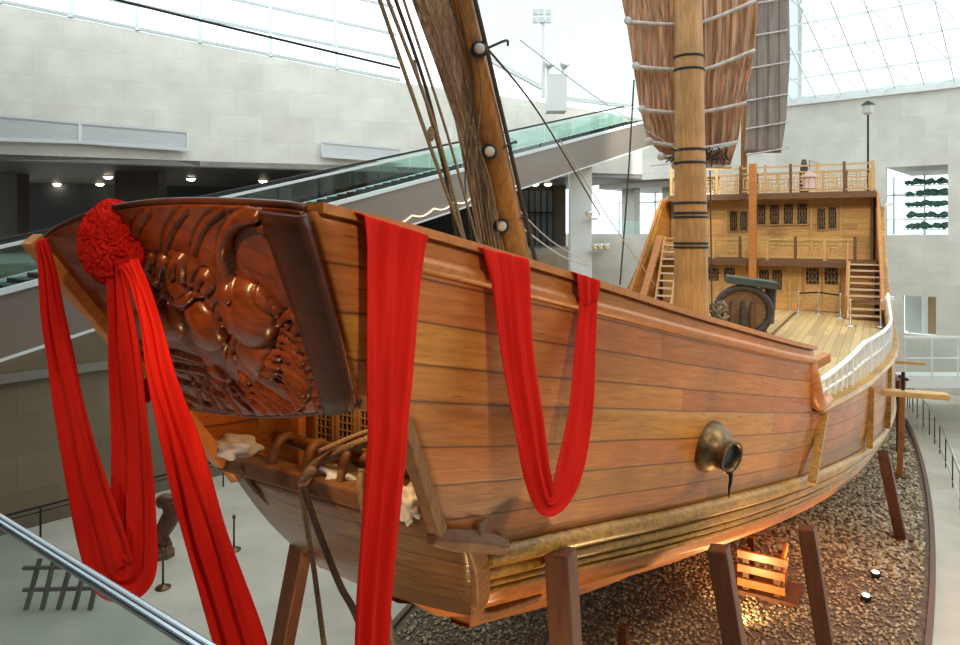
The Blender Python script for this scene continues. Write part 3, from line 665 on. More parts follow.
for v in (-5.95,-5.45,-4.95,-4.45,-3.95):
    m=MB(); pp=smooth_path([P(5.62,v,6.72),P(5.66,v,6.95),P(5.74,v,7.1),P(5.9,v,7.12),P(5.98,v,7.02)],4); m.tube(pp,[.035+.02*math.sin(i/len(pp)*3.1) for i in range(len(pp))],10); m.build('hooked_knee',BROWN,ship,smooth=True)
# carved bow panel with relief
TL=P(3.54,-6.64,9.40); TR=P(3.50,-3.36,9.66); BR=P(4.05,-3.44,8.24); BL=P(5.0,-6.55,7.60)
def panel(u,w_):
    top=TL.lerp(TR,u); bot=BL.lerp(BR,u)
    bb=.50*w_; ex=side_pt(sstart(bb,1)-.05,bb,1)-TR.lerp(BR,w_)
    top=top+Vector((0,0,.26*math.sin(math.pi*min(1,u*1.0))**.7*(1-.55*u)))
    bot=bot-Vector((0,0,.10*math.sin(math.pi*u)))+P(.12*math.sin(math.pi*u),0,0)
    return top.lerp(bot,w_)+ex*u
pn=(TR-TL).cross(BL-TL).normalized()
if pn.dot(P(-1,0,0))<0: pn=-pn
def proj(p): return (480+F*p.x/p.y, HY-F*(p.z-ZC)/p.y)
NU,NW=200,120
PG=[[panel(i/NU,j/NW) for i in range(NU+1)] for j in range(NW+1)]
def uvof(px,py):      # locate a carving landmark on the panel once, in metres
    best=None
    for j in range(0,NW+1,2):
        for i in range(0,NU+1,2):
            a=proj(PG[j][i]); d=(a[0]-px)**2+(a[1]-py)**2
            if best is None or d<best[0]: best=(d,i,j)
    return (best[1]/NU*3.28,best[2]/NW*1.75)
def mk(l): return [uvof(*p) for p in l]
blobs=[(172,313,.24,.19,.15),(208,322,.26,.20,.15),(252,306,.34,.27,.18),(262,350,.32,.22,.12),(184,289,.17,.13,.12),(225,290,.3,.2,.05),(150,330,.16,.22,.05),(183,266,.25,.14,.05),(266,223,.05,.04,.05),(231,348,.10,.10,.06),(222,372,.16,.1,.05)]
BL_=[(*uvof(a,b),c,d,e) for a,b,c,d,e in blobs]
strokes=[([(152,208),(140,228),(137,250)],.02,.022),([(188,207),(172,230),(168,252)],.02,.022),([(224,208),(204,225),(196,250)],.02,.022),
 ([(262,207),(244,216),(232,228),(228,246),(232,266),(240,284)],.045,.09),([(238,228),(236,246),(240,268)],.02,-.08),
 ([(150,262),(156,255),(160,262),(160,276)],.022,.05),([(163,272),(165,258),(171,255),(174,270)],.022,.05),([(177,272),(179,258),(186,256),(188,272)],.022,.05),
 ([(203,282),(208,270),(216,274),(212,284)],.028,.05),([(150,278),(162,290),(176,286),(190,292),(206,286)],.025,.04),
 ([(226,300),(224,312),(234,318),(240,330),(236,345)],.028,.05),([(226,322),(232,338),(230,352)],.02,-.06),([(262,286),(274,298),(284,314),(284,334),(278,352)],.028,.05),
 ([(286,318),(294,308),(302,314),(302,324),(294,328),(290,320)],.022,.05),
 ([(140,350),(170,362),(210,370),(240,388)],.018,.03),([(145,362),(175,376),(205,384),(232,398)],.018,.03),([(150,375),(180,390),(215,404)],.018,.03),([(142,340),(172,350),(205,358)],.018,.03),
 ([(245,372),(252,380),(256,398)],.022,.04),([(165,395),(195,408),(240,414)],.018,.03)]
for k in range(10): strokes.append(([(270+k*2.0,368-k*5.0),(288+k*2.8,382-k*4.6),(300+k*3.2,402-k*6.5),(303+k*2.9,408-k*6.3)],.020,.035))
for k in range(8): strokes.append(([(304+k*2.2,334+k*9),(311+k*2.2,335+k*9),(313+k*2.2,342+k*9),(307+k*2.2,344+k*9)],.016,.035))
for k in range(9): strokes.append(([(196+k*8,376+k*.8),(202+k*9,392),(208+k*12,410)],.014,.022))
ST=[(smooth_path(mk(l),4),wd,h) for l,wd,h in strokes]
STB=[(min(p[0] for p in q)-w_-.05,max(p[0] for p in q)+w_+.05,min(p[1] for p in q)-w_-.05,max(p[1] for p in q)+w_+.05) for q,w_,h in ST]
def segd(p,a,b):
    vx_,vy=b[0]-a[0],b[1]-a[1]; L=vx_*vx_+vy*vy; t=0 if L==0 else max(0,min(1,((p[0]-a[0])*vx_+(p[1]-a[1])*vy)/L)); return math.hypot(p[0]-a[0]-vx_*t,p[1]-a[1]-vy*t)
def relief(x,y):
    h=0
    for a,b,rx,ry,e_ in BL_:
        q=((x-a)/rx)**2+((y-b)/ry)**2
        if q<1: h=max(h,e_*.95*math.sqrt(1-q))
    base=h
    for (q,w_,e_),(x0,x1,y0,y1) in zip(ST,STB):
        if x0<x<x1 and y0<y<y1:
            d=min(segd((x,y),q[i],q[i+1]) for i in range(len(q)-1))
            if e_<0:
                if d<w_: h=h+e_*math.sqrt(1-(d/w_)**2)
            elif d<w_: h=max(h,base*.75+e_*math.sqrt(1-(d/w_)**2))
            elif d<w_+.03: h=min(h,max(base-.02,-.015))
    h+=.018*noise.noise(Vector((x*4,y*4,0)))
    return h
rows=[]
for j in range(NW+1):
    r=[]
    for i in range(NU+1):
        x,y=i/NU*3.28,j/NW*1.75; ed_=min(1,1,max(0,i/NU*NU/5),(j+1)/5,(NW-j+1)/4)
        r.append(PG[j][i]+pn*(relief(x,y)*ed_+.03))
    rows.append(r)
m=MB(); m.grid(rows); back=[[PG[j][i]-pn*.12 for i in (0,NU)] for j in (0,NW)]
m.build('carved_bow_panel',HULLDK,ship,smooth=True,solid=.03)
# dark border boards: one face-on strip, one wrapping onto the port side
m=MB()
m.grid([[panel(1.02-.13*q/6,t/12)+pn*(.075+.012*math.sin(q/6*3.14)) for t in range(13)] for q in range(7)]); m.build('border_board',BORDER,ship,solid=.05,smooth=True)
m=MB(); m.tube([panel(t/24,0)+pn*.0+Vector((0,0,.01)) for t in range(25)],.03,8); m.build('panel_cap',BORDER,ship,smooth=True)
m=MB(); m.tube([panel(t/24,1)+Vector((0,0,-.03)) for t in range(25)],.025,8); m.build('panel_foot',BORDER,ship,smooth=True)
# underside of the bow deck behind the panel
m=MB(); m.add([P(3.75,C0-1.6,9.35),P(3.75,C0+1.6,9.4),P(7,C0+2.3,8.6),P(7,C0-2.3,8.6)],[(0,1,2,3)],[(0,0),(0,12),(4,12),(4,0)]); m.build('foredeck',DECK,ship,solid=.08)
# decks
m=MB(); rows=[];uvd=[]
for j in range(61):
    s=lerp(7,36,j/60); z=interp([(7,7.6),(10,6.9),(14,6.05),(18,5.78),(36,5.75)],s); hb=interp(HBR,s)-.06
    if s>14: hb=min(hb,lerp(interp(HBR,s),interp(HBW,s),.6)-.05)
    rows.append([P(s,C0+hb*(k/10*2-1),z+.06*math.cos((k/10*2-1)*1.57)) for k in range(11)]); uvd.append([(s,(hb*(k/10*2-1))/.24) for k in range(11)])
m.grid(rows,lambda i,j:uvd[i][j]); m.build('main_deck',DECK,ship,solid=.08,smooth=True)
m=MB(); 
for a in (0,): m.sbox(20.5,34.0,-3.46,-3.36,5.80,5.85)
m.build('deck_channel',BROWN,ship)
# transom stern wall
m=MB(); m.add([P(40.8,C0+a,z) for a,z in ((-3.6,4.8),(3.6,4.8),(4.2,11.4),(-4.2,11.4))],[(0,1,2,3)],[(0,0),(8,0),(8,20),(0,20)]); m.build('stern_wall',HOUSE,ship,solid=.1)
# white balustrade at the port waist
wr=MB(); path=[]
for k in range(31):
    s=lerp(14.3,30.5,k/30); q=lo if 0 else None
    b=(interp(ZT,s)-interp(ZL,s))/(interp(ZT,s)-interp(ZW,s)); hb=lerp(interp(HBR,s),interp(HBW,s),max(0,b)); path.append(P(s,C0+hb+.02,interp(ZL,s)))
hgt=[lerp(.42,.86,min(1,k/8)) for k in range(31)]
bal=wr.tube([p+Vector((0,0,h)) for p,h in zip(path,hgt)],.055,8)
wr.tube([p+Vector((0,0,h*.5)) for p,h in zip(path,hgt)],.03,8)
wb=wr.build('white_balustrade',WHITEP,ship,smooth=True)
for k in range(31):
    m=MB(); m.tube([path[k]+Vector((0,0,.05)),path[k]+Vector((0,0,hgt[k]))],.035 if k%5 else .06,8); m.build('baluster',WHITEP,wb)
m=MB(); m.beam(P(15.6,-2.0,5.9),P(15.6,-2.0,6.95),.22); m.build('bollard',RAIL,ship,bevel=.03)
m=MB(); m.beam(P(14.9,-2.1,6.25),P(17.2,-1.1,6.7),.2); m.build('deck_brace',RAIL,ship,bevel=.02)
# --- stern cabin
SF=35.0; SU=36.6
dh=ship
def wallv(name,s,v0,v1,z0,z1,th=.12):
    m=MB(); q=[P(s,v0,z0),P(s,v1,z0),P(s,v1,z1),P(s,v0,z1)]; m.add(q,[(0,1,2,3)],[(v0,z0/.28),(v1,z0/.28),(v1,z1/.28),(v0,z1/.28)])
    return m.build(name,HOUSE,ship,solid=th)
lowf=wallv('lower_cabin_front',SF,-9.6,-.35,5.75,8.1); upf=wallv('upper_cabin_front',SU,-9.5,-.45,8.1,11.1)
def slab(name,s0,s1,z0,z1,va,vb,mt):
    m=MB(); m.sbox(s0,s1,va,vb,z0,z1); return m.build(name,mt,ship,bevel=.01)
slab('middle_deck',34.4,41,7.98,8.14,-9.7,-.28,BROWN); slab('eave_beam',34.2,34.42,7.86,8.14,-9.7,-.28,BROWN)
slab('upper_deck',35.7,41,11.02,11.2,-9.5,-.32,BROWN); slab('eave_beam',35.5,35.75,10.95,11.24,-9.5,-.32,BROWN)
m=MB(); m.sbox(SU-.1,40.7,-.55,-.42,8.1,11.1); m.build('cabin_side_wall',HOUSE,ship); m=MB(); m.sbox(SU-.1,40.7,-9.6,-9.45,8.1,11.1); m.build('cabin_side_wall',HOUSE,ship)
def win(parent,s,x0,x1,y0,y1,nx=4,nz=5,style=1):
    va,vb=vx(x0,s),vx(x1,s); Ya=S3*s-.5*(va+vb)/2
    z1=ZC-(y0-HY)/F*Ya; z0=ZC-(y1-HY)/F*Ya
    m=MB(); lattice(m,P(s-.09,va,z0),ux,uz,vb-va,z1-z0,nx,nz,style); m.build('lattice_window',[LIGHTW,BLACKW,LATT],parent,fix=False)
for x0,x1,y0,y1 in ((730,738,211,231),(740,748.5,211,231),(756.5,766.5,204,225),(769.5,780,204,225),(783.5,794,203.5,224.5),(797,808,203,224.5),(817,826,208,230),(828,837,207,229)): win(upf,SU,x0,x1,y0,y1)
for x0,x1,y0,y1 in ((708,720,267,283),(724,736,267,283),(759,770,269,290),(772,783,269,290),(805.5,820,267,285),(824,839,267,285)): win(lowf,SF,x0,x1,y0,y1,4,4)
# doors panels below lower windows
for x0,x1 in ((805,821.5),(823,840),(707,721),(723,737)):
    va,vb=vx(x0,SF),vx(x1,SF); m=MB(); m.sbox(SF-.12,SF-.06,va,vb,5.85,7.05); 
    m.build('door_panel',LIGHTW,lowf,bevel=.02)
# mullion posts on fronts
for px,s,z0,z1,par in ((715-12,SF,5.8,8,lowf),(745,SF,5.8,8,lowf),(790,SF,5.8,8,lowf),(800,SF,5.8,8,lowf),(845,SF,5.8,8,lowf),(726,SU,8.15,11,upf),(752.5,SU,8.15,11,upf),(811.5,SU,8.15,11,upf),(841,SU,8.15,11,upf)):
    v=vx(px,s); m=MB(); m.sbox(s-.14,s-.04,v-.06,v+.06,z0,z1); m.build('frame_post',LIGHTW,par)
m=MB(); v=vx(752.5,34.0); m.sbox(33.95,34.25,v-.16,v+.16,5.78,12.55); m.build('standing_post',RAIL,ship,bevel=.02)
# fretwork railings
def railing(name,s,va,vb,z,h,nbay,wavy=0):
    m=MB(); 
    rr=None
    m.beam(P(s,va,z+h),P(s,vb,z+h),.08,.07); m.beam(P(s,va,z+.12),P(s,vb,z+.12),.07,.07); m.beam(P(s,va,z+h*.78),P(s,vb,z+h*.78),.05,.05)
    rr=m.build(name,LIGHTW,ship)
    for k in range(nbay+1):
        v=lerp(va,vb,k/nbay); m=MB(); m.beam(P(s,v,z),P(s,v,z+h+.12),.12,.12); m.build('railing_post',BROWN if k%2 else LIGHTW,rr)
        if k<nbay:
            b=(vb-va)/nbay; m=MB()
            q=[(.12,.2,.88,.2),(.12,.62,.45,.62),(.55,.62,.88,.62),(.12,.2,.12,.62),(.88,.2,.88,.62),(.45,.34,.45,.76),(.55,.34,.55,.76),(.25,.34,.75,.34),(.25,.2,.25,.5),(.75,.2,.75,.5),(.25,.5,.45,.5),(.55,.5,.75,.5)]
            for x0,z0,x1,z1 in q: m.beam(P(s,v+b*x0,z+h*z0),P(s,v+b*x1,z+h*z1),.045,.045,P(-1,0,0))
            m.build('fret_panel',LIGHTW,rr)
    return rr
railing('balcony_railing',34.5,-9.4,vx(855,34.5),8.14,.95,7)
railing('top_railing',35.8,-9.4,-.45,11.24,1.25,8)
railing('rear_top_railing',40.5,-9.2,-.6,11.24,1.25,8)
m=MB()
for v in (-.45,):
    for zz in (.35,.8,1.25): m.beam(P(35.8,v,11.24+zz),P(40.5,v,11.24+zz),.07)
    for k in range(7): m.beam(P(lerp(35.8,40.5,k/6),v,11.2),P(lerp(35.8,40.5,k/6),v,12.6),.1)
m.build('side_railing',LIGHTW,ship)
# stairs
def stairs(v0,v1,s_bot,s_top,z0,z1,n,nm):
    m=MB(); 
    for v in (v0,v1): m.beam(P(s_bot,v,z0),P(s_top,v,z1),.07,.24)
    st=m.build(nm,LIGHTW,ship)
    for k in range(n):
        t=(k+.7)/n; m=MB(); s=lerp(s_bot,s_top,t); z=lerp(z0,z1,t); m.sbox(s-.16,s+.16,v0,v1,z-.03,z+.03); m.build('tread',TREAD,st)
    return st
stairs(-1.30,-.12,32.6,34.2,5.8,8.1,9,'stairs')
stairs(-9.15,-8.4,31.9,33.6,5.9,8.9,9,'stairs')
m=MB()
for v in (-1.36,): m.beam(P(32.8,v,5.8),P(32.8,v,6.75),.08); m.beam(P(32.8,v,6.7),P(34.4,v,8.95),.07)
m.build('stair_handrail',RAIL,ship)
for sg in (1,-1):   # raking boards up the quarter
    m=MB(); v=C0+sg*4.72; m.beam(P(30.6,v+.25*sg,6.4),P(35.4,v+.05*sg,11.0),.24,.12,P(0,1,0)); m.build('quarter_board',RAIL,ship,bevel=.02)
m=MB(); m.beam(P(31.0,C0-4.5,6.2),P(33.6,C0-4.35,9.2),.14,.3,P(0,1,0)); m.build('quarter_board',RAIL,ship)
for z in (6.95,10.6): 
    m=MB(); c=P(30.4 if z<8 else 35,.18,z); m.beam(c-P(.15,0,0),c+P(.15,0,0),.3,.14); m.build('post_cap',WHITEP,ship)
# --- masts
def taper(pts,r0,r1,n=24,k=10):
    m=MB(); a,b=Vector(pts[0]),Vector(pts[1]); q=[a.lerp(b,i/k) for i in range(k+1)]; m.tube(q,[lerp(r0,r1,i/k) for i in range(k+1)],n); return m
MM=P(21.4,C0,0)
mm_=taper((MM+Vector((0,0,5.8)),MM+Vector((-.15,0,20))),.52,.36).build('main_mast',MAST,ship,smooth=True)
for py in (57,70,150,163,203,213,217,243,247):
    z=ZC-(py-HY)/F*21.0; rr=lerp(.52,.36,(z-5.8)/14.2)+.012; c=MM+Vector((-.15*(z-5.8)/14.2,0,z))
    m=MB(); m.lathe(c,(0,0,1),[(rr,-.035),(rr+.015,-.03),(rr+.015,.03),(rr,.035)],24); m.build('mast_band',IRON,mm_,smooth=True)
f0=P(10.1,C0,7.0); fa=at(521,272,11.25); fb=at(462,-5,9.65); fdir=(fb-fa).normalized()
fm=taper((fa-fdir*2.0,fb+fdir*2.5),.215,.14).build('fore_mast',FMAST,ship,smooth=True)
# rollers on the foremast luff
for px,py in ((479,50),(489,152),(501,226)):
    t=(py-272)/(-5-272); c=fa.lerp(fb,t)-Vector((.22,.22,0)); c=at(px,py,c.y)
    m=MB(); ax=Vector((.1,-1,-.05)); m.lathe(c,ax,[(.10,-.03),(.12,0),(.12,.06),(.08,.09)],20); m.build('parrel_roller',IRON,fm,smooth=True)
    m=MB(); m.lathe(c+ax.normalized()*.085,ax,[(.07,0),(.075,.015),(.04,.03)],16); m.build('roller_cap',BAM,fm,smooth=True)
    m=MB(); m.tube(smooth_path([c+Vector((-.12,.05,-.03)),c+Vector((.1,.0,.02)),c+Vector((.38,.1,.16)),c+Vector((.42,.5,.2))],4),.02,6); m.build('lashing',ROPED,fm)
# foresail bundle
def sailgrid(rowsdef,amp,freq,nx=70,ny=60,bulge=0):
    """rowsdef: list (py,xl,xr,Y)"""
    rows=[]
    for j in range(ny+1):
        py=lerp(rowsdef[0][0],rowsdef[-1][0],j/ny)
        xl=lin([(r[0],r[1]) for r in rowsdef],py); xr=lin([(r[0],r[2]) for r in rowsdef],py); Y=lin([(r[0],r[3]) for r in rowsdef],py)
        r=[]
        for i in range(nx+1):
            t=i/nx; px=lerp(xl,xr,t); y=Y+amp*math.sin(t*freq+1.8*noise.noise(Vector((t*3,py*.02,1))))+amp*.8*noise.noise(Vector((t*freq*.6,py*.012,5)))-bulge*math.sin(math.pi*t)
            r.append(at(px,py,y))
        rows.append(r)
    m=MB(); m.grid(rows); return m
sl=sailgrid([(-60,395,462,9.5),(0,412,468,9.7),(60,434,483,10.1),(120,455,489,10.4),(190,469,497,10.7),(225,476,501,10.85),(258,482,506,11.0)],.06,46).build('fore_sail',SAILF,ship,smooth=True,solid=.012)
for k in range(4):   # stray cords hanging in the bundle
    a=random.uniform(415,462); m=MB(); m.tube(smooth_path([at(a,0-random.uniform(0,30),9.45),at(a+22+random.uniform(-4,6),80,9.9),at(lerp(465,490,k/3),180,10.4),at(lerp(474,500,k/3),250,10.8)],5),.012,5); m.build('sail_cord',ROPE if k%2 else ROPED,sl)
# main sail (behind the mast) with bamboo battens
YM=21.9
ml=sailgrid([(-80,612,757,YM),(0,622,758,YM),(25,627,757,YM),(70,634,751,YM),(110,640,742,YM),(140,648,738,YM),(152,660,734,YM),(166,675,730,YM)],.13,60,120,70).build('main_sail',SAIL,ship,smooth=True,solid=.015)
for l in ([(625,-24),(690,-22),(757,-44)],[(627,22),(676,25),(703,22),(755,1)],[(635,67),(676,70),(703,70),(755,50)],[(641,110),(676,113),(703,112),(746,103)],[(648,142),(676,146),(703,148),(737,142)],[(660,157),(690,156),(735,143)],[(674,166),(703,166),(731,167)]):
    m=MB(); pp=smooth_path([at(x,y,YM-.28) for x,y in l],5); m.tube(pp,[.075-.02*i/len(pp) for i in range(len(pp))],8); m.build('batten',BAM,ml,smooth=True)
    c=pp[0]; m=MB(); m.lathe(Vector(c)+Vector((0,-.12,0)),(0,-1,0),[(.11,0),(.13,.03),(.11,.06)],14); m.build('batten_roller',BAM,ml,smooth=True)
m=MB()
for k in range(26):
    x=random.uniform(668,735); m.tube([at(x,160,YM-.35),at(x+random.uniform(-8,8),150+random.uniform(-6,3),YM-.5),at(x+random.uniform(-9,9),163+random.uniform(-4,6),YM-.4)],.02,5)
m.build('lashing_tangle',ROPED,ml)
# mizzen sail
YZ=36.3
mz=sailgrid([(-80,762,776,YZ),(0,753,789,YZ),(60,749,790,YZ),(120,746,786,YZ),(153,744,781,YZ)],.04,20,50,40).build('mizzen_sail',SAILG,ship,smooth=True,solid=.02)
for py in (0,32,64,96,124,150):
    m=MB(); m.tube([at(746,py+5,YZ-.15),at(788,py-2,YZ-.15)],.045,6); m.build('batten',BAM,mz)
for x in (757,768,779):
    m=MB(); m.tube([at(x,-60,YZ-.12),at(x,150,YZ-.12)],.02,5); m.build('sail_rope',ROPED,mz)
m=MB(); m.tube([Vector((at(744,0,YZ+.5).x,YZ+.5,11.2)),Vector((at(744,0,YZ+.5).x,YZ+.5,24))],.16,12); m.build('mizzen_mast',MAST,ship,smooth=True)
# rigging ropes
rig=[([(378,-5,8.6),(428,140,9.4),(466,246,10)],.028,ROPE),([(386,-5,8.6),(436,130,9.4),(466,246,10)],.026,ROPE),([(394,-5,8.7),(432,110,9.4),(458,246,10)],.026,ROPED),([(402,-5,8.8),(446,130,9.5),(480,252,10.3)],.02,ROPE),([(414,60,9),(436,140,9.5),(462,240,10.2)],.016,ROPE),
 ([(474,-5,9.4),(508,140,10.4),(538,272,11.2)],.035,ROPED),([(480,40,9.8),(540,115,14),(600,215,19)],.02,ROPED),([(505,215,11),(560,255,15),(590,266,17)],.015,ROPEL),([(560,140,16),(610,220,19),(655,285,22)],.015,ROPEL),([(500,190,11),(550,240,14),(588,262,17)],.012,ROPEL),
 ([(634,80,20),(628,180,20),(620,285,20)],.025,ROPED),([(110,-2,14),(240,30,16),(400,68,18)],.03,IRON),([(678,150,20.5),(600,100,17),(520,40,14)],.010,ROPEL),
 ([(710,170,20),(711,240,20.3),(712,310,20.6)],.02,ROPED),([(743,167,30),(700,162,26),(650,166,21)],.012,ROPEL)]
for l,r_,mt in rig:
    m=MB(); m.tube(smooth_path([at(*p) for p in l],6),r_,6); m.build('rigging_rope',mt,ship,smooth=True)
m=MB(); c=at(431,134,9.4); m.lathe(c-Vector((0,0,.1)),(0,0,1),[(.02,0),(.05,.05),(.05,.15),(.02,.2)],10); m.build('rope_toggle',ROPE,ship)
# bow ropes and cables
for l,r_,mt in (([(370,440,7.4),(345,450,7.5),(318,463,7.55),(304,478,7.5),(312,470,7.4),(300,486,7.4)],.055,ROPE),([(300,484,7.35),(306,520,7.3),(314,570,7.2),(324,645,7.0),(330,690,7)],.028,ROPE),([(303,486,7.3),(318,530,7.2),(340,585,7.1),(356,615,7.0),(385,690,7)],.035,ROPED),([(362,470,7.2),(360,490,7.1),(366,520,7.05),(364,545,7.0)],.04,ROPE),([(385,600,6.8),(392,640,6.8),(395,690,6.8)],.03,ROPE),([(238,466,7.9),(258,492,8.1),(300,530,8.4)],.03,ROPED),([(318,452,7.4),(350,438,7.6),(372,430,7.7)],.03,ROPE)):
    m=MB(); m.tube(smooth_path([at(*p) for p in l],6),r_,8); m.build('mooring_rope',mt,ship,smooth=True)
# canvas bundles in the recess
def blob(name,c,rx,ry,rz,mt,parent,amp=.3,f=3,seed=0,sub=24,rot=0):
    rows=[]
    for i in range(sub+1):
        th=math.pi*i/sub; r=[]
        for k in range(sub*2+1):
            a=2*math.pi*(k%(sub*2))/(sub*2); d=Vector((math.sin(th)*math.cos(a),math.sin(th)*math.sin(a),math.cos(th)))
            q=1+amp*noise.noise(d*f+Vector((seed,seed,seed))); r.append(Vector(c)+Vector((d.x*rx,d.y*ry,d.z*rz))*q)
        rows.append(r)
    m=MB(); m.grid(rows); return m.build(name,mt,parent,smooth=True)
blob('canvas_bundle',at(236,447,8.15),.28,.2,.14,CANVAS,ship,.3,2.0,3)
blob('canvas_bundle',at(345,480,7.6),.30,.25,.16,CANVAS,ship,.5,2.5,5); blob('canvas_bundle',at(412,503,6.9),.14,.25,.16,CANVAS,ship,.5,2.5,8)
# bronze hawse pot on the port side
hp=P(9.62,C0+2.96,6.62); ax=P(-.42,.87,-.16).normalized()
m=MB(); m.lathe(hp-ax*.08,ax,[(.30,0),(.34,.04),(.35,.10),(.33,.18),(.28,.26),(.22,.31),(.195,.36),(.20,.42),(.215,.45),(.215,.47),(.185,.47),(.17,.42),(.16,.25)],32); hw_=m.build('hawse_pipe',BRASS,ship,smooth=True)
m=MB(); m.lathe(hp+ax*.30,ax,[(.165,0),(.168,.02)],24); m.build('pipe_opening',mat('pipe_dark',(.01,.02,.022),.3),hw_)
m=MB(); c=hp+ax*.36+Vector((0,0,-.20)); m.tube(smooth_path([c,c+Vector((.0,0,-.1)),c+Vector((-.02,0,-.22)),c+Vector((-.02,0,-.34))],4),[.03,.03,.028,.026,.026,.024,.022,.02,.016,.012,.01,.008,.006],8); m.build('pipe_lip_strap',IRON,hw_)
# windlass on deck: drum with arched cheek, dark hoops and slab top
wl=thing('windlass',P(25.6,vx(743,25.6),5.8),'dark wooden windlass with round hoops and slab top standing on the main deck','windlass')
wc=P(25.6,vx(743,25.6),6.75)
u_=P(.25,1,0).normalized(); n_=P(-1,.25,0).normalized()
def arch(r,zb,n=20): return [wc+u_*r*math.cos(a)+uz*r*math.sin(a)*1.0 for a in [math.pi*k/n for k in range(n+1)]]
m=MB(); pts=[wc+u_*.78*math.cos(math.pi*k/20)+uz*.72*math.sin(math.pi*k/20) for k in range(21)]; pts=[wc+u_*.78-uz*.95]+pts+[wc-u_*.78-uz*.95]
m.prism(pts,-n_*1.0); m.build('drum_cheek',wood('windlass_wood',(.16,.085,.035),(.40,.22,.09),.5,0,rot=0),wl,bevel=.03)
for dx,r1 in ((0,.88),(.35,.80)):
    m=MB(); m.tube([wc+n_*(.08-dx*.6)+u_*(r1*math.cos(a))+uz*(r1*.92*math.sin(a)-.05) for a in [math.pi*(-.35+1.7*k/24) for k in range(25)]],.12,8); m.build('hoop',GREYW,wl,smooth=True)
for dx in (-.35,0,.3):
    m=MB(); m.tube([wc+n_*.1+u_*dx+uz*z for z in (-.85,-.2,.3)],[.09,.13,.05],8); m.build('chock',GREYW if dx==0 else BROWN,wl)
m=MB(); m.beam(wc-u_*.55+uz*1.04-n_*.3,wc+u_*1.1+uz*.84-n_*.3,1.1,.24); m.build('slab_top',mat('greenish_slab',(.07,.085,.075),.5,noise_amt=.3),wl,bevel=.02)
m=MB(); m.beam(wc+u_*.95+uz*.8-n_*.3,wc+u_*.85-uz*.5-n_*.3,.35,.3); m.build('side_bracket',GREYW,wl,bevel=.05)
# coil of rope by the mast
rc=thing('rope_coil',P(23.0,-4.45,5.8),'tangled heap of grey rope on deck beside the main mast','rope')
m=MB(); pts=[]
for k in range(140):
    a=k*.5; r_=.38+.12*math.sin(k*1.3); pts.append(P(22.9,-4.6,5.9+k/140*1.3)+Vector((math.cos(a)*r_*(1-.35*k/140),math.sin(a)*r_*(1-.35*k/140),.1*math.sin(k*2.1))))
m.tube(pts,.045,6); m.build('coil',ROPE,rc,smooth=True)
# barrier posts on the deck
bp_=None; bl=[(798.5,315,'left of the cabin door'),(819,314,'in front of the cabin door'),(840.5,318,'right of the cabin door'),(850.5,326,'at the left foot of the stairs'),(881,327,'at the right foot of the stairs')]
BPts=[]
for px,py,wh in bl:
    Y=(ZC-5.82)*F/(py-HY); c=at(px,py,Y); c.z=5.815; BPts.append(c)
    if bp_ is None:
        bp_=thing('barrier_post',c,'','barrier post'); m=MB(); m.lathe(c,(0,0,1),[(.19,0),(.19,.02),(.05,.045)],20); m.build('base',CHROME,bp_,smooth=True)
        m=MB(); m.lathe(c+Vector((0,0,.04)),(0,0,1),[(.032,0),(.032,.88),(.045,.89),(.045,.98),(.03,1.0)],14); m.build('pole',CHROME,bp_,smooth=True); o=bp_
    else: o=copy_tree(bp_); o.location=c
    tag(o,'chrome barrier post on the ship deck '+wh,'barrier post','barrier posts on the ship deck')
for a,b,l in ((0,1,'left'),(1,2,'right')):
    m=MB(); m.beam(BPts[a]+Vector((0,0,.95)),BPts[b]+Vector((0,0,.95)),.01,.06); tag(m.build('barrier_belt',IRON),'dark barrier belt across the '+l+' half of the cabin doors','barrier belt')
# notice plate in front of stairs
m=MB(); a=BPts[3]+Vector((0,0,.95)); b=BPts[4]+Vector((0,0,.95)); m.beam(a,b,.02,.14); tag(m.build('barrier_belt',BROWN),'brown barrier belt stretched across the foot of the stairs','barrier belt')
# hanging lantern and lamp post
lc=at(809.5,182,29.0); ln=thing('hanging_lantern',lc,'pale pink hexagonal lantern hanging in front of the upper cabin windows','lantern')
PINK=mat('pink_lantern',(.62,.44,.42),.5)
m=MB(); m.lathe(lc+Vector((0,0,-.28)),(0,0,1),[(.24,0),(.27,.03),(.25,.06),(.25,.46),(.28,.48)],6); m.build('glass_body',PINK,ln)
m=MB(); m.lathe(lc+Vector((0,0,.2)),(0,0,1),[(.34,0),(.30,.06),(.16,.18),(.05,.24),(.03,.32)],6); m.build('roof',mat('lantern_roof',(.42,.28,.27),.5),ln)
m=MB()
for k in range(6):
    a=k*math.pi/3; m.tube([lc+Vector((.26*math.cos(a),.26*math.sin(a),-.25)),lc+Vector((.26*math.cos(a),.26*math.sin(a),.2))],.014,5)
m.build('rib',mat('lantern_rib',(.45,.25,.25),.5),ln)
m=MB(); top=P(35.7,sv(lc)[1],12.55); m.tube([lc+Vector((0,0,.5)),lc+Vector((0,0,.9)),top],.012,5); m.build('cord',IRON,ln)
lp=P(36.2,vx(868,36.2),11.2); r=thing('lamp_post',lp,'slim dark lamp post with lantern head standing on the top deck','lamp post')
m=MB(); m.tube([lp,lp+Vector((0,0,3.55))],.045,8); m.build('pole',IRON,r)
m=MB(); m.lathe(lp+Vector((0,0,3.5)),(0,0,1),[(.10,0),(.22,.1),(.24,.45)],6); m.build('lantern',mat('lamp_glass',(.55,.55,.5),.3),r)
m=MB(); m.lathe(lp+Vector((0,0,3.95)),(0,0,1),[(.30,0),(.18,.12),(.03,.2)],6); m.build('cap',IRON,r)
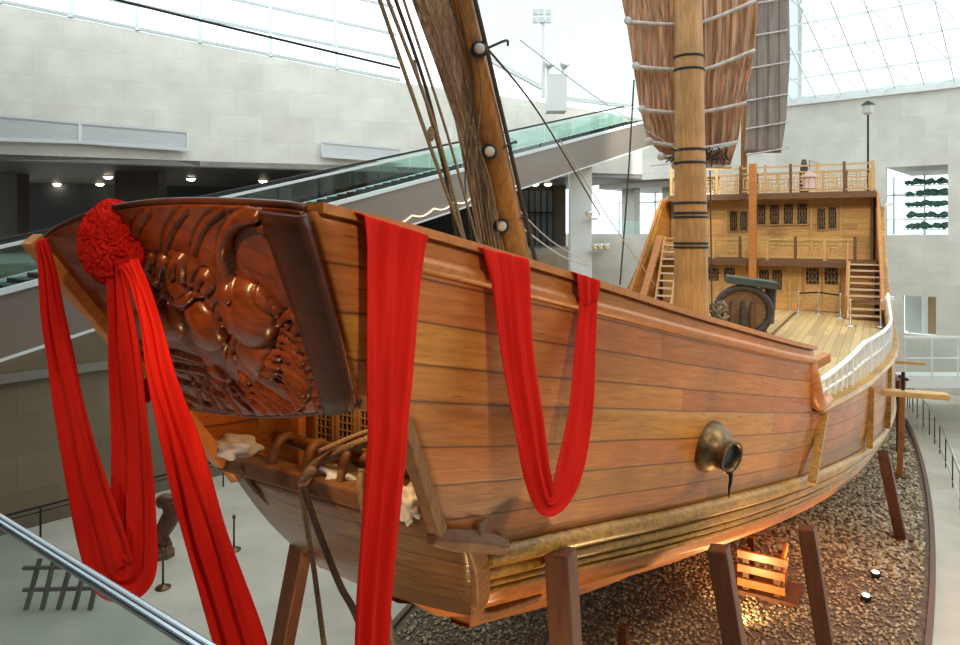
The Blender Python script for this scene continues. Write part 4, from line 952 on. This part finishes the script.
tw=P(36,vx(804,36),11.2); r=thing('deck_ornament',tw,'dark upright fitting behind the top railing above the lantern','fitting'); m=MB(); m.lathe(tw,(0,0,1),[(.22,0),(.22,.5),(.12,.6),(.18,1.2),(.10,1.6)],8); m.build('body',GREYW,r)
# ------------------------------------------------------------ RIBBONS
def ribbon(name,pts,wd,label,n=10,folds=5,amp=.022,group=None,seed=0,over=None,nx=28,slope=0):
    """pts (px,py,width px,Y): centre line; wd: horizontal direction of the cloth"""
    wd=Vector(wd).normalized(); nrm=Vector((wd.y,-wd.x,0)); 
    if nrm.y>0: nrm=-nrm
    path=smooth_path(pts,n); rows=[]; C=[at(p[0],p[1],p[3]) for p in path]
    for i,p in enumerate(path):
        d=C[min(i+1,len(C)-1)]-C[max(i-1,0)]
        # tangent and width inside the cloth plane
        a=d.dot(wd); b=d.z; L=math.hypot(a,b) or 1; wdir=wd*(-b/L)+uz*(a/L)
        # projected size of one metre along wdir
        q=proj(C[i]+wdir*.05); o_=proj(C[i]); ppm=math.hypot(q[0]-o_[0],q[1]-o_[1])/.05
        wm=p[2]/max(ppm,20); r=[]
        for k in range(nx+1):
            t=k/nx-.5; f=math.sin((t+.5)*folds*6.28+seed+1.2*noise.noise(Vector((i*.05,seed,t*2))))*amp+ .5*amp*math.sin((t+.5)*folds*2.3*6.28+i*.08+seed)+amp*1.2*noise.noise(Vector((t*5,i*.07,seed)))
            fa_=max(0,1-i/8.0) if over is not None else 0
            r.append(C[i]+wdir*wm*t+nrm*(f*(1-.6*fa_)+.02)+Vector((0,0,slope*wm*t*fa_)))
        rows.append(r)
    if over is not None:      # fold over the rail towards the deck
        first=rows[0]; pre=[]
        for k in range(4,0,-1):
            pre.append([p+Vector(over)*(k/4)+Vector((0,0,.025*math.sin(min(1,k/2)*1.57)-.9*max(0,k/4-.6))) for p in first])
        rows=pre+rows
    m=MB(); m.grid(rows); o=m.build(name,RED,None,smooth=True,solid=.006,fix=False)
    return tag(o,label,'ribbon',group)
vdir=P(0,1,0); sdir=P(1,.18,0)
ribbon('red_ribbon',[(44,240,8,6.25),(50,270,16,6.2),(58,330,24,6.15),(72,410,34,6.1),(88,480,44,6.05),(104,540,50,6.0),(116,575,50,5.98),(134,572,44,5.95),(137,530,42,5.93),(136,460,40,5.9),(131,390,34,5.88),(126,330,26,5.85),(121,275,18,5.8),(120,262,14,5.75)],(1,-.45,0),'red silk ribbon looping in a deep swag from the bow corner to the rosette',folds=2.2,amp=.022)
ribbon('red_ribbon',[(132,262,12,5.7),(141,280,13,5.68),(152,320,17,5.65),(164,380,26,5.6),(184,450,34,5.55),(206,530,38,5.5),(228,600,40,5.45),(250,670,42,5.4)],(1,-.4,0),'long red silk tail falling from the rosette down past the bow',folds=2.5,amp=.03,seed=2)
ribbon('red_ribbon',[(146,380,9,6.1),(150,392,12,6.05),(146,402,8,6.0)],(1,-.4,0),'short knotted scrap of red silk between the two hanging strips',folds=1,amp=.01,seed=4)
ribbon('red_ribbon',[(396,226,66,5.13),(394,257,61,5.12),(391,320,52,5.10),(388,400,47,5.08),(387,440,44,5.06),(381,510,42,5.05),(374,590,44,5.04),(369,680,44,5.03)],sdir,'broad red silk banner hanging straight down over the port bow rail',folds=2.6,amp=.018,seed=1,over=P(0,-.26,0),slope=-.15)
ribbon('red_ribbon',[(504,254,44,6.04),(508,280,37,6.03),(514,345,33,6.0),(526,420,33,6.0),(536,476,30,6.05),(549,504,26,6.2),(566,474,32,6.4),(578,410,27,6.6),(583,350,23,6.8),(587,288,19,7.0)],P(1,.2,0),'red silk ribbon hanging in a narrow V from the port rail',folds=2.4,amp=.016,seed=6,over=P(0,-.30,0),slope=-.25)
# tuck the far end over the rail
ribbon('red_ribbon',[(587,277,23,6.93),(587,290,21,6.93),(587,303,19,6.95)],P(1,.2,0),'short red silk fold where the V shaped ribbon crosses the rail at its right end',folds=2,amp=.012,seed=9,over=P(0,-.30,0),slope=-.22)
rs=thing('ribbon_rosette',at(115,240,6.0),'big ruffled red silk rosette on the top left of the bow','rosette')
rows=[]; rc_=at(114,242,5.95); NR=150
for i in range(NR+1):
    th=math.pi*i/NR; r=[]
    for k in range(NR*2+1):
        a=2*math.pi*(k%(NR*2))/(NR*2); d=Vector((math.sin(th)*math.cos(a),math.sin(th)*math.sin(a),math.cos(th)))
        w1=noise.noise_vector(d*3.2)*.35; q=1.06+.05*noise.noise(d*2)-.34*max(0,.45-abs(noise.noise((d+w1)*4.6))*2.4)-.16*max(0,.5-abs(noise.noise((d+w1)*8.5+Vector((3,1,2))))*3)
        r.append(rc_+Vector((d.x*.265,d.y*.25,d.z*.345))*q)
    rows.append(r)
m=MB(); m.grid(rows); m.build('ruffled_bow',RED,rs,smooth=True)
# ------------------------------------------------------------ props, cribs, plank
pr=[((6.5,-6.28,5.80),(6.2,-7.45,0),.22,'leaning dark timber prop under the starboard bow, left of the red banner',0),
    ((6.76,-2.93,6.15),(6.9,-2.62,0),.27,'thick dark timber prop against the wales below the V shaped ribbon',0),
    ((10.0,-1.98,5.12),(10.3,-1.2,0),.27,'dark timber prop left of the lit timber crib',0),
    ((13.5,-1.18,4.28),(13.6,-.55,0),.27,'dark timber prop right of the lit timber crib',0),
    ((23.7,-.02,2.95),(25,.45,0),.3,'dark timber prop leaning on the hull amid the gravel at right',0),
    ((33.4,.55,3.4),(34.9,.6,0),.3,'farthest dark timber prop, just inside the kerb near the stern',0),
    ((31.0,.62,3.9),(31.2,.5,0),.2,'upright timber post coloured orange as if lit from below, beside the stern',1)]
for a,b,w_,lab,c in pr:
    a=P(*a);b=P(*b); r=thing('timber_prop',b,lab,'prop','timber props holding up the hull' if not c else None)
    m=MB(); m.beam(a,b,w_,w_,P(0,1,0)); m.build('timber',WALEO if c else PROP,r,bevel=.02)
    m=MB(); q=b+Vector((0,0,.06)); m.box(q.x-.3,q.x+.3,q.y-.3,q.y+.3,.05,.14); m.build('foot_pad',PROP,r)
def crib(s,v,lab,w_=.95,h=1.25):
    r=thing('timber_crib',P(s,v,0),lab,'crib')
    for a,b in ((0,0),(w_,0),(w_,w_),(0,w_)):
        m=MB(); m.sbox(s+a-.08,s+a+.08,v+b-w_-.08,v+b-w_+.08,.05,h); m.build('post',PROP,r)
    for k in range(3):
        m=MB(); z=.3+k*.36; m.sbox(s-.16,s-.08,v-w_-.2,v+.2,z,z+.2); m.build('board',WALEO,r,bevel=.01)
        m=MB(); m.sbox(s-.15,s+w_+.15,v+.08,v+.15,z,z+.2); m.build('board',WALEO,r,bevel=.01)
    m=MB(); m.sbox(s-.2,s+w_+.2,v-w_-.4,v+.5,.05,.2); m.build('base_sill',PROP,r); return r
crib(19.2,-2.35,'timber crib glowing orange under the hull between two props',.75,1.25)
crib(12.5,-4.5,'dark timber crib hidden in shadow under the forward hull',1.0,1.6)
crib(25.5,-3.2,'timber crib far back in shadow under the middle of the hull',1.0,1.2)
g=thing('gang_plank',P(21.4,0,5.2),'pale timber beam sticking out from the port side near the stern','beam')
m=MB(); m.beam(at(872,391,18.75),at(948,396.5,18.3),.36,.15); m.build('plank',LIGHTW,g,bevel=.02)
m=MB(); m.tube([at(903,372,18.5),at(903,390,18.5)],.045,8); m.tube([at(899,376,18.5),at(908,380,18.5)],.04,8); m.build('clamp',IRON,g)
m=MB(); m.beam(at(893,362,24.5),at(925,364,24.3),.1); tag(m.build('timber_bar',LIGHTW),'thin pale timber bar above the beam beside the hull','bar')
# ------------------------------------------------------------ floor objects at left
st=None
for px,py,wh in ((234,550,'nearest the ship, right of the red tail'),(163,588,'just below the carved figure'),(192,531,'behind the red tail')):
    Y=ZC*F/(py-HY); c=at(px,py,Y); c.z=0
    if st is None:
        st=thing('rope_stanchion',c,'','stanchion'); m=MB(); m.lathe(c,(0,0,1),[(.2,0),(.2,.03),(.06,.07),(.04,.1)],20); m.build('base',mat('bronze_base',(.18,.10,.05),.35,.7),st,smooth=True)
        m=MB(); m.lathe(c+Vector((0,0,.08)),(0,0,1),[(.03,0),(.03,.85),(.055,.88),(.04,.96)],12); m.build('pole',BRASS,st,smooth=True); o=st
    else: o=copy_tree(st); o.location=c
    tag(o,'bronze rope stanchion on the pale floor '+wh,'stanchion','bronze stanchions on the floor')
Y=ZC*F/(556-HY); c=at(163,556,Y); c.z=0
cf=thing('carved_figure',c,'small dark carved wooden dragon figure on a plinth behind the red ribbons','sculpture')
m=MB(); m.lathe(c,(0,0,1),[(.34,0),(.34,.12),(.28,.2),(.26,.34)],8); m.build('plinth',BROWN,cf)
m=MB(); pp=smooth_path([c+Vector((.1,0,.3)),c+Vector((-.05,0,.6)),c+Vector((.12,0,.95)),c+Vector((.28,0,1.3)),c+Vector((.12,0,1.6)),c+Vector((-.12,0,1.55))],6); m.tube(pp,[.16+.10*math.sin(i/len(pp)*3.14) for i in range(len(pp))],12); m.build('body',PROP,cf,smooth=True)
for k in range(9):
    m=MB(); q=pp[3+k*3]; m.lathe(Vector(q)+Vector((.1,-.1,0)),(.6,-.3,.6),[(.09,0),(.05,.14),(.01,.26)],8); m.build('spike',PROP,cf)
c=at(58,600,17.5); c.z=0
r=thing('display_frame',c,'dark low timber frame on the floor seen through the balcony glass','frame')
for k in range(5):
    m=MB(); x=c.x-.8+k*.4; m.beam((x,c.y,0),(x+.1,c.y+.4,1.1+.15*math.sin(k*2)),.09); m.build('upright',GREYW,r)
for z in (.4,.95):
    m=MB(); m.beam((c.x-1,c.y+.2,z),(c.x+1.1,c.y+.3,z),.08); m.build('bar',GREYW,r)
fl=thing('floor_railing',at(60,530,22),'thin dark railing at the foot of the brown wall at left','railing')
for k in range(7):
    q=Vector((-15.5+k*1.0,19.3+k*1.1,0)); m=MB(); m.tube([q,q+Vector((0,0,1.0))],.03,6); m.build('post',IRON,fl)
m=MB(); m.beam((-15.5,19.3,1.0),(-9.5,25.9,1.0),.05); m.beam((-15.5,19.3,.85),(-9.5,25.9,.85),.03); m.build('rail',IRON,fl)
# balcony guard in the near corner
bg_=thing('balcony_guard',at(60,560,1.1),'steel topped glass balcony guard crossing the lower left corner','railing')
h0=Vector((-1.55,1.70,8.99)); 
a=at(-60,483,.51*F/(483-HY)); b=at(215,655,.51*F/(655-HY)); dd=(b-a); a=a-dd*.3; b=b+dd*.4
SB_=mat('brushed_steel_blue',(.42,.50,.56),.25,.9)
m=MB(); m.beam(a+Vector((0,0,0)),b,.021,.010); m.build('top_rail',SB_,bg_,bevel=.003)
m=MB(); m.beam(a+Vector((0,0,.0055)),b+Vector((0,0,.0055)),.003,.002); m.build('rail_channel',mat('channel_grey',(.16,.20,.24),.4),bg_)
m=MB(); m.quad(a-Vector((0,0,.004)),b-Vector((0,0,.004)),b-Vector((0,0,1.05)),a-Vector((0,0,1.05))); m.build('glass_panel',glass('balcony_glass',(.72,.86,.84),.5),bg_,fix=False)
m=MB(); m.box(-3,3,-4,.45,7.6,7.85); struct(m,'floor_balcony',SW2)
# ------------------------------------------------------------ museum lamps, plus an added recess fill
def ground_spot(name,s,v,target,e,spot=70,lab=''):
    c=P(s,v,.12); o=thing(name,c,lab,'lamp'); m=MB(); m.lathe(c,(0,0,1),[(.12,0),(.13,.08),(.10,.10)],14); m.build('housing',IRON,o,smooth=True)
    m=MB(); m.lathe(c+Vector((0,0,.105)),(0,0,1),[(.085,0),(.085,.012)],14); m.build('lens',LIT,o)
    l=lamp('lamp_light','SPOT',c+Vector((0,0,.2)),target,e,WARM,.08,spot); l.location=Vector((0,0,.2)); l.parent=o
ground_spot('gravel_uplight',20.3,-.4,P(20.5,-4,4.5),900,95,'small lit uplight in the gravel right of the orange crib')
ground_spot('gravel_uplight',21.8,-.2,P(22.0,-3,4.5),600,95,'small lit uplight in the gravel, second from the front')
ground_spot('gravel_uplight',15.2,-.7,P(15,-3.2,5),900,95,'small lit uplight in the gravel nearest the viewer at right')
ground_spot('gravel_uplight',17.2,-3.0,P(19.2,-2.9,1.2),350,120,'small lit uplight in front of the timber crib')
ground_spot('gravel_uplight',11.3,-.7,P(10.6,-2.5,5.2),1100,80,'small uplight under the forward port side')
ground_spot('gravel_uplight',4.8,-3.0,P(6.4,-4.6,5.8),1000,60,'small uplight in front of the bow')
lamp('recess_fill','POINT',P(5.7,-4.7,8.2),None,45,WARM,.08)  # fill with no visible source, added because the recess was dark
